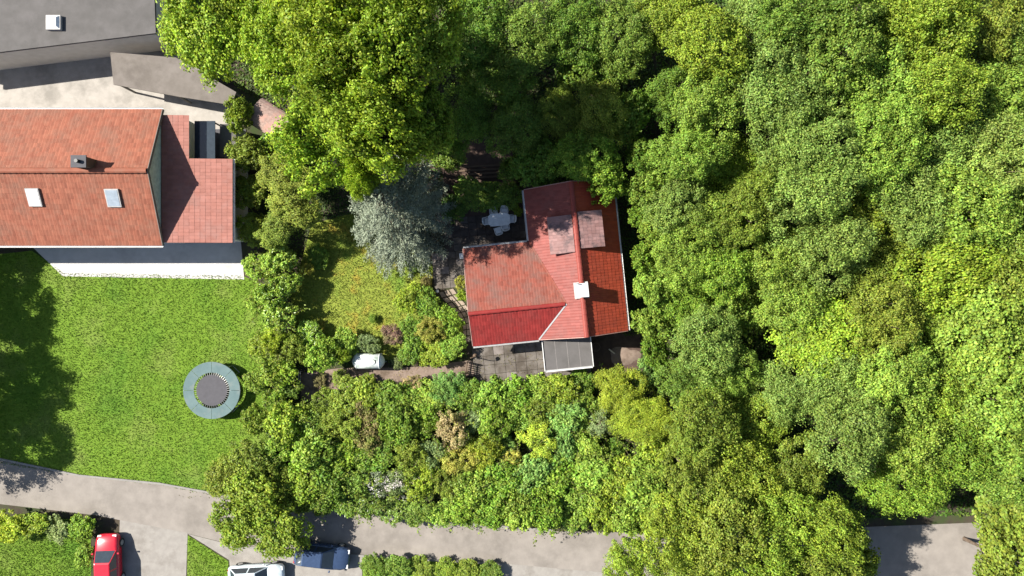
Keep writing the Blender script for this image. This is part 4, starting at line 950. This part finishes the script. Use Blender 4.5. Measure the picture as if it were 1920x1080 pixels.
# liquid-gas tank
tk = empty('gas_tank', P(691, 677, .95).xy.to_3d(), -.01); tag(tk, 'white cylindrical gas tank lying on legs beside the brown path', 'gas tank')
m = MB(); r0, hl_ = .56, .84; n = 20; prof = [(-hl_-.36, .02), (-hl_-.33, .16), (-hl_-.26, .32), (-hl_-.14, .46), (-hl_, r0)] + [(hl_, r0), (hl_+.14, .46), (hl_+.26, .32), (hl_+.33, .16), (hl_+.36, .02)]
m.tube([(x, 0, .95) for x, _ in prof], [q for _, q in prof], 24); m.build('tank', 'tank_white', tk, True)
for x in (-hl_, hl_):
    m = MB(); m.tube([(x-.02, 0, .95), (x+.02, 0, .95)], r0+.012, 24); m.build('weld_band', 'white_plastic', tk, True)
m = MB(); m.tube([(.42, 0, 1.45), (.42, 0, 1.56)], [.2, .17], 16); m.build('valve_cover', 'tank_white', tk)
m = MB(); m.box((.62, .02, 1.503), (.07, .24, .03)); m.build('label_plate', 'black_plastic', tk)
for x in (-.72, .72):
    for y in (-.42, .42):
        m = MB(); m.box((x, y, .36), (.08, .08, .72)); lg = m.build('leg', 'zinc', tk)
        m = MB(); m.box((x, y, .015), (.2, .2, .03)); m.build('foot', 'zinc', lg)
m = MB(); m.tube([(1.05, -.1, 1.15), (1.14, -.1, 1.15), (1.16, -.1, .1)], .02, 6); m.build('pipe', 'white_metal', tk)

# trampoline
tp = empty('trampoline', P(397, 732, .85).xy.to_3d()); tag(tp, 'round trampoline with teal pad on the neighbour’s lawn', 'trampoline')
def ringmesh(r1, r2, z0, z1, n=40):
    m = MB()
    for i in range(n):
        a, b = 2*math.pi*i/n, 2*math.pi*(i+1)/n
        m.hull([(r1*math.cos(a), r1*math.sin(a), z1), (r2*math.cos(a), r2*math.sin(a), z1), (r2*math.cos(b), r2*math.sin(b), z1), (r1*math.cos(b), r1*math.sin(b), z1)],
               [(r1*math.cos(a), r1*math.sin(a), z0), (r2*math.cos(a), r2*math.sin(a), z0), (r2*math.cos(b), r2*math.sin(b), z0), (r1*math.cos(b), r1*math.sin(b), z0)])
    return m
for k in range(8):
    m = MB(); n = 6
    for q in range(n):
        a, b = 2*math.pi*(k+.008+.984*q/n)/8, 2*math.pi*(k+.008+.984*(q+1)/n)/8
        m.hull([(R_*math.cos(t), R_*math.sin(t), z_) for R_, t, z_ in ((1.32, a, .87), (2.1, a, .885), (2.1, b, .885), (1.32, b, .87))], [(R_*math.cos(t), R_*math.sin(t), .85) for R_, t in ((1.32, a), (2.1, a), (2.1, b), (1.32, b))])
    m.build('pad', 'pad_teal', tp)
m = MB(); m.prism([(1.14*math.cos(t*math.pi/20), 1.14*math.sin(t*math.pi/20)) for t in range(40)], .82, .845); m.build('jump_mat', 'mat_dark', tp)
sm_ = MB().tube([(1.13, 0, .835), (1.4, 0, .84)], .012, 5).mesh('spring'); sm_.materials.append(MATS['zinc'])
for k in range(48):
    o = bpy.data.objects.new('spring', sm_); col.objects.link(o); o.parent = tp; o.rotation_euler.z = k*math.pi/24
m = MB(); m.tube([(2.08*math.cos(t*math.pi/20), 2.08*math.sin(t*math.pi/20), .81) for t in range(41)], .03, 6, False); m.build('frame', 'zinc', tp)
for i in range(4):
    a = math.pi/4 + i*math.pi/2; c_, s_ = math.cos(a), math.sin(a)
    m = MB(); m.tube([(2.05*math.cos(a-.2), 2.05*math.sin(a-.2), .8), (2.12*math.cos(a-.17), 2.12*math.sin(a-.17), .03), (2.12*math.cos(a+.17), 2.12*math.sin(a+.17), .03), (2.05*math.cos(a+.2), 2.05*math.sin(a+.2), .8)], .028, 6); m.build('leg', 'zinc', tp)

# cars
def car(loc, rz, paint, label):
    r = empty('parked_car', loc, rz); tag(r, label, 'car')
    # body: rings along x (front = +x)
    st = [(-2.05, .62, .38, .62), (-2.0, .78, .28, .82), (-1.75, .85, .22, .93), (-1.0, .88, .2, .96), (0, .89, .2, .95), (.85, .88, .2, .93), (1.5, .85, .22, .84), (1.9, .78, .26, .72), (2.05, .62, .36, .6)]
    m = MB(); n = 10
    for (x, hw, z0, z1) in st:
        for (a, b) in ((-.82, 0), (-1, .22), (-1, .62), (-.94, .9), (-.7, 1), (.7, 1), (.94, .9), (1, .62), (1, .22), (.82, 0)):
            m.v.append((x, a*hw, z0 + (z1-z0)*b))
    for i in range(len(st)-1):
        for j in range(n): 
            a, b = i*n+j, i*n+(j+1) % n; m.f.append((a, a+n, b+n, b))
    m.f.append(tuple(range(n))); m.f.append(tuple(range(len(st)*n-1, (len(st)-1)*n-1, -1)))
    m.build('body', paint, r, True)
    bs = [(-1.75, .76), (-1.5, .78), (.75, .78), (1.0, .74)]; tp_ = [(-1.35, .58), (-1.2, .6), (.15, .6), (.3, .57)]
    bz, tz_ = .9, 1.44
    m = MB(); top_ = [(-1.25, -.58, tz_), (.2, -.58, tz_), (.2, .58, tz_), (-1.25, .58, tz_)]; bt = [(-1.8, -.78, bz), (.95, -.78, bz), (.95, .78, bz), (-1.8, .78, bz)]
    m.hull(top_, bt); m.build('pillars', paint, r)
    m = MB(); m.hull([(-1.2, -.52, tz_+.05), (.12, -.52, tz_+.05), (.12, .52, tz_+.05), (-1.2, .52, tz_+.05)], [(-1.3, -.6, tz_-.01), (.24, -.6, tz_-.01), (.24, .6, tz_-.01), (-1.3, .6, tz_-.01)]); bevel(m.build('car_roof', paint, r), .03)
    def pane(name, a, b, c_, d_, i0=.08, out=.012):
        a, b, c_, d_ = map(Vector, (a, b, c_, d_)); ce = (a+b+c_+d_)/4; nn = (b-a).cross(d_-a).normalized()
        if nn.dot(ce-Vector((-.4, 0, 1.0))) < 0: nn = -nn
        q = [p + (ce-p)*i0 + nn*out for p in (a, b, c_, d_)]; mm = MB(); mm.poly(q); o = mm.build(name, 'glass', r); o.modifiers.new('solid', 'SOLIDIFY').thickness = .006
    pane('windscreen', (.95, -.78, bz), (.95, .78, bz), (.2, .58, tz_), (.2, -.58, tz_)); pane('rear_window', (-1.8, -.78, bz), (-1.8, .78, bz), (-1.25, .58, tz_), (-1.25, -.58, tz_))
    for s in (-1, 1):
        pane('side_window', (-1.8, s*.78, bz), (-.4, s*.78, bz), (-.42, s*.58, tz_), (-1.25, s*.58, tz_)); pane('side_window', (-.36, s*.78, bz), (.95, s*.78, bz), (.2, s*.58, tz_), (-.38, s*.58, tz_))
        m = MB(); m.box((.72, s*.95, .95), (.12, .16, .1)); bevel(m.build('wing_mirror', paint, r), .03)
        m = MB(); m.box((1.93, s*.55, .64), (.16, .3, .13)); bevel(m.build('headlight', 'lamp_glass', r), .03)
        m = MB(); m.box((-1.97, s*.58, .74), (.1, .24, .16)); bevel(m.build('tail_light', 'tail_red', r), .02)
        for x in (-1.25, 1.3):
            m = MB(); m.tube([(x, s*.7, .31), (x, s*.9, .31)], .31, 20); wh = m.build('wheel', 'tyre', r)
            m = MB(); m.tube([(x, s*.9, .31), (x, s*.91, .31)], .19, 16); m.build('rim', 'zinc', wh)
p = P(199, 1056, .9); car((p.x, p.y, .018), math.pi/2+.03, 'car_red', 'red car parked on the driveway at the bottom left')
p = P(602, 1040, .9); car((p.x, p.y-.2, .014), -.12, 'car_navy', 'dark blue car beside the road left of the bottom hedge')
p = P(478, 1084, .9); car((p.x, p.y, .014), .05, 'car_pale', 'pale silver-blue car cut off by the bottom edge')

# small things
def post(name, px, py, h, mat, label, cat, rz=0): ...
lp = empty('garden_lamp', P(884, 668), .5); tag(lp, 'curved-neck dark garden lamp at the terrace’s left corner', 'lamp')
m = MB(); m.tube([(0, 0, 0), (0, 0, 1.3), (.05, 0, 1.6), (.2, 0, 1.78), (.38, 0, 1.72)], .03, 8); m.build('post', 'brown_wood', lp)
m = MB(); m.tube([(.38, 0, 1.74), (.4, 0, 1.6)], [.06, .16], 12); m.build('lamp_shade', 'brown_wood', lp)
gt = empty('garden_gate', P(875, 692), -.12); tag(gt, 'narrow dark wooden gate across the brown path by the terrace', 'gate')
for y in (-.55, .55):
    m = MB(); m.box((0, y, .55), (.09, .09, 1.1)); m.build('gate_post', 'brown_wood', gt)
for z in (.3, .8):
    m = MB(); m.box((0, 0, z), (.04, 1.0, .07)); m.build('rail', 'brown_wood', gt)
for k in range(7):
    m = MB(); m.box((.035, -.45+k*.15, .55), (.02, .07, .9)); m.build('slat', 'brown_wood', gt)
fr = empty('metal_railing', P(567, 708), .0); tag(fr, 'thin pale metal railing at the left end of the brown path', 'railing')
for y in (-.5, .5):
    m = MB(); m.tube([(0, y, 0), (0, y, .95)], .022, 6); m.build('post', 'zinc', fr)
for z in (.5, .94):
    m = MB(); m.tube([(0, -.55, z), (0, .55, z)], .022, 6); m.build('rail', 'zinc', fr)
o = tag(MB().tube([P(1142, 655, .5), P(1154, 664, .05)], [.05, .05], 8).build('timber_post', 'pale_wood'), 'pale weathered timber post leaning in the side yard right of the porch', 'post')
mm_ = MB(); rg = random.Random(5); c0 = P(1170, 668); rings = []
for q, (f, z) in enumerate(((1.0, .0), (.8, .09), (.5, .16), (.2, .2))):
    for t in range(18):
        a_ = t*math.pi/9; e_ = f*(1+.16*math.sin(3*a_+1)+rg.uniform(-.08, .08))
        mm_.v.append((c0.x+math.cos(a_)*1.15*e_, c0.y+math.sin(a_)*.7*e_, z+rg.uniform(0, .03)))
for q in range(3):
    for t in range(18):
        a_, b_ = q*18+t, q*18+(t+1) % 18; mm_.f.append((a_, b_, b_+18, a_+18))
mm_.f.append(tuple(range(54, 72)))
o = tag(mm_.build('earth_heap', 'path_soil', None, True), kind='structure')
pot = empty('round_planter', P(1116, 650)); tag(pot, 'round dark planter beside the right edge of the porch', 'planter')
MB().tube([(0, 0, 0), (0, 0, .1), (0, 0, .38), (0, 0, .42)], [.2, .24, .32, .34], 20).build('bowl', 'terracotta', pot); MB().tube([(0, 0, .422), (0, 0, .43)], .29, 20).build('soil', 'dark_soil', pot)
bx_ = empty('meter_box', P(866, 480, .8).xy.to_3d(), RZ); tag(bx_, 'small white box on a post at the corner of the wing', 'box')
MB().box((0, 0, .3), (.1, .1, .6)).build('post', 'zinc', bx_); bevel(MB().box((0, 0, .8), (.34, .4, .42)).build('cabinet', 'white_plastic', bx_), .02)
lb = empty('globe_lamp', P(821, 546)); tag(lb, 'small white globe lamp where the flagstones meet the terrace', 'lamp')
MB().tube([(0, 0, 0), (0, 0, .3)], .03, 8).build('stem', 'black_plastic', lb)
MB().tube([(0, 0, .28+.13*(1-math.cos(t*math.pi/8))) for t in range(9)], [max(.01, .13*math.sin(t*math.pi/8)) for t in range(9)], 14).build('globe', 'white_plastic', lb, True)
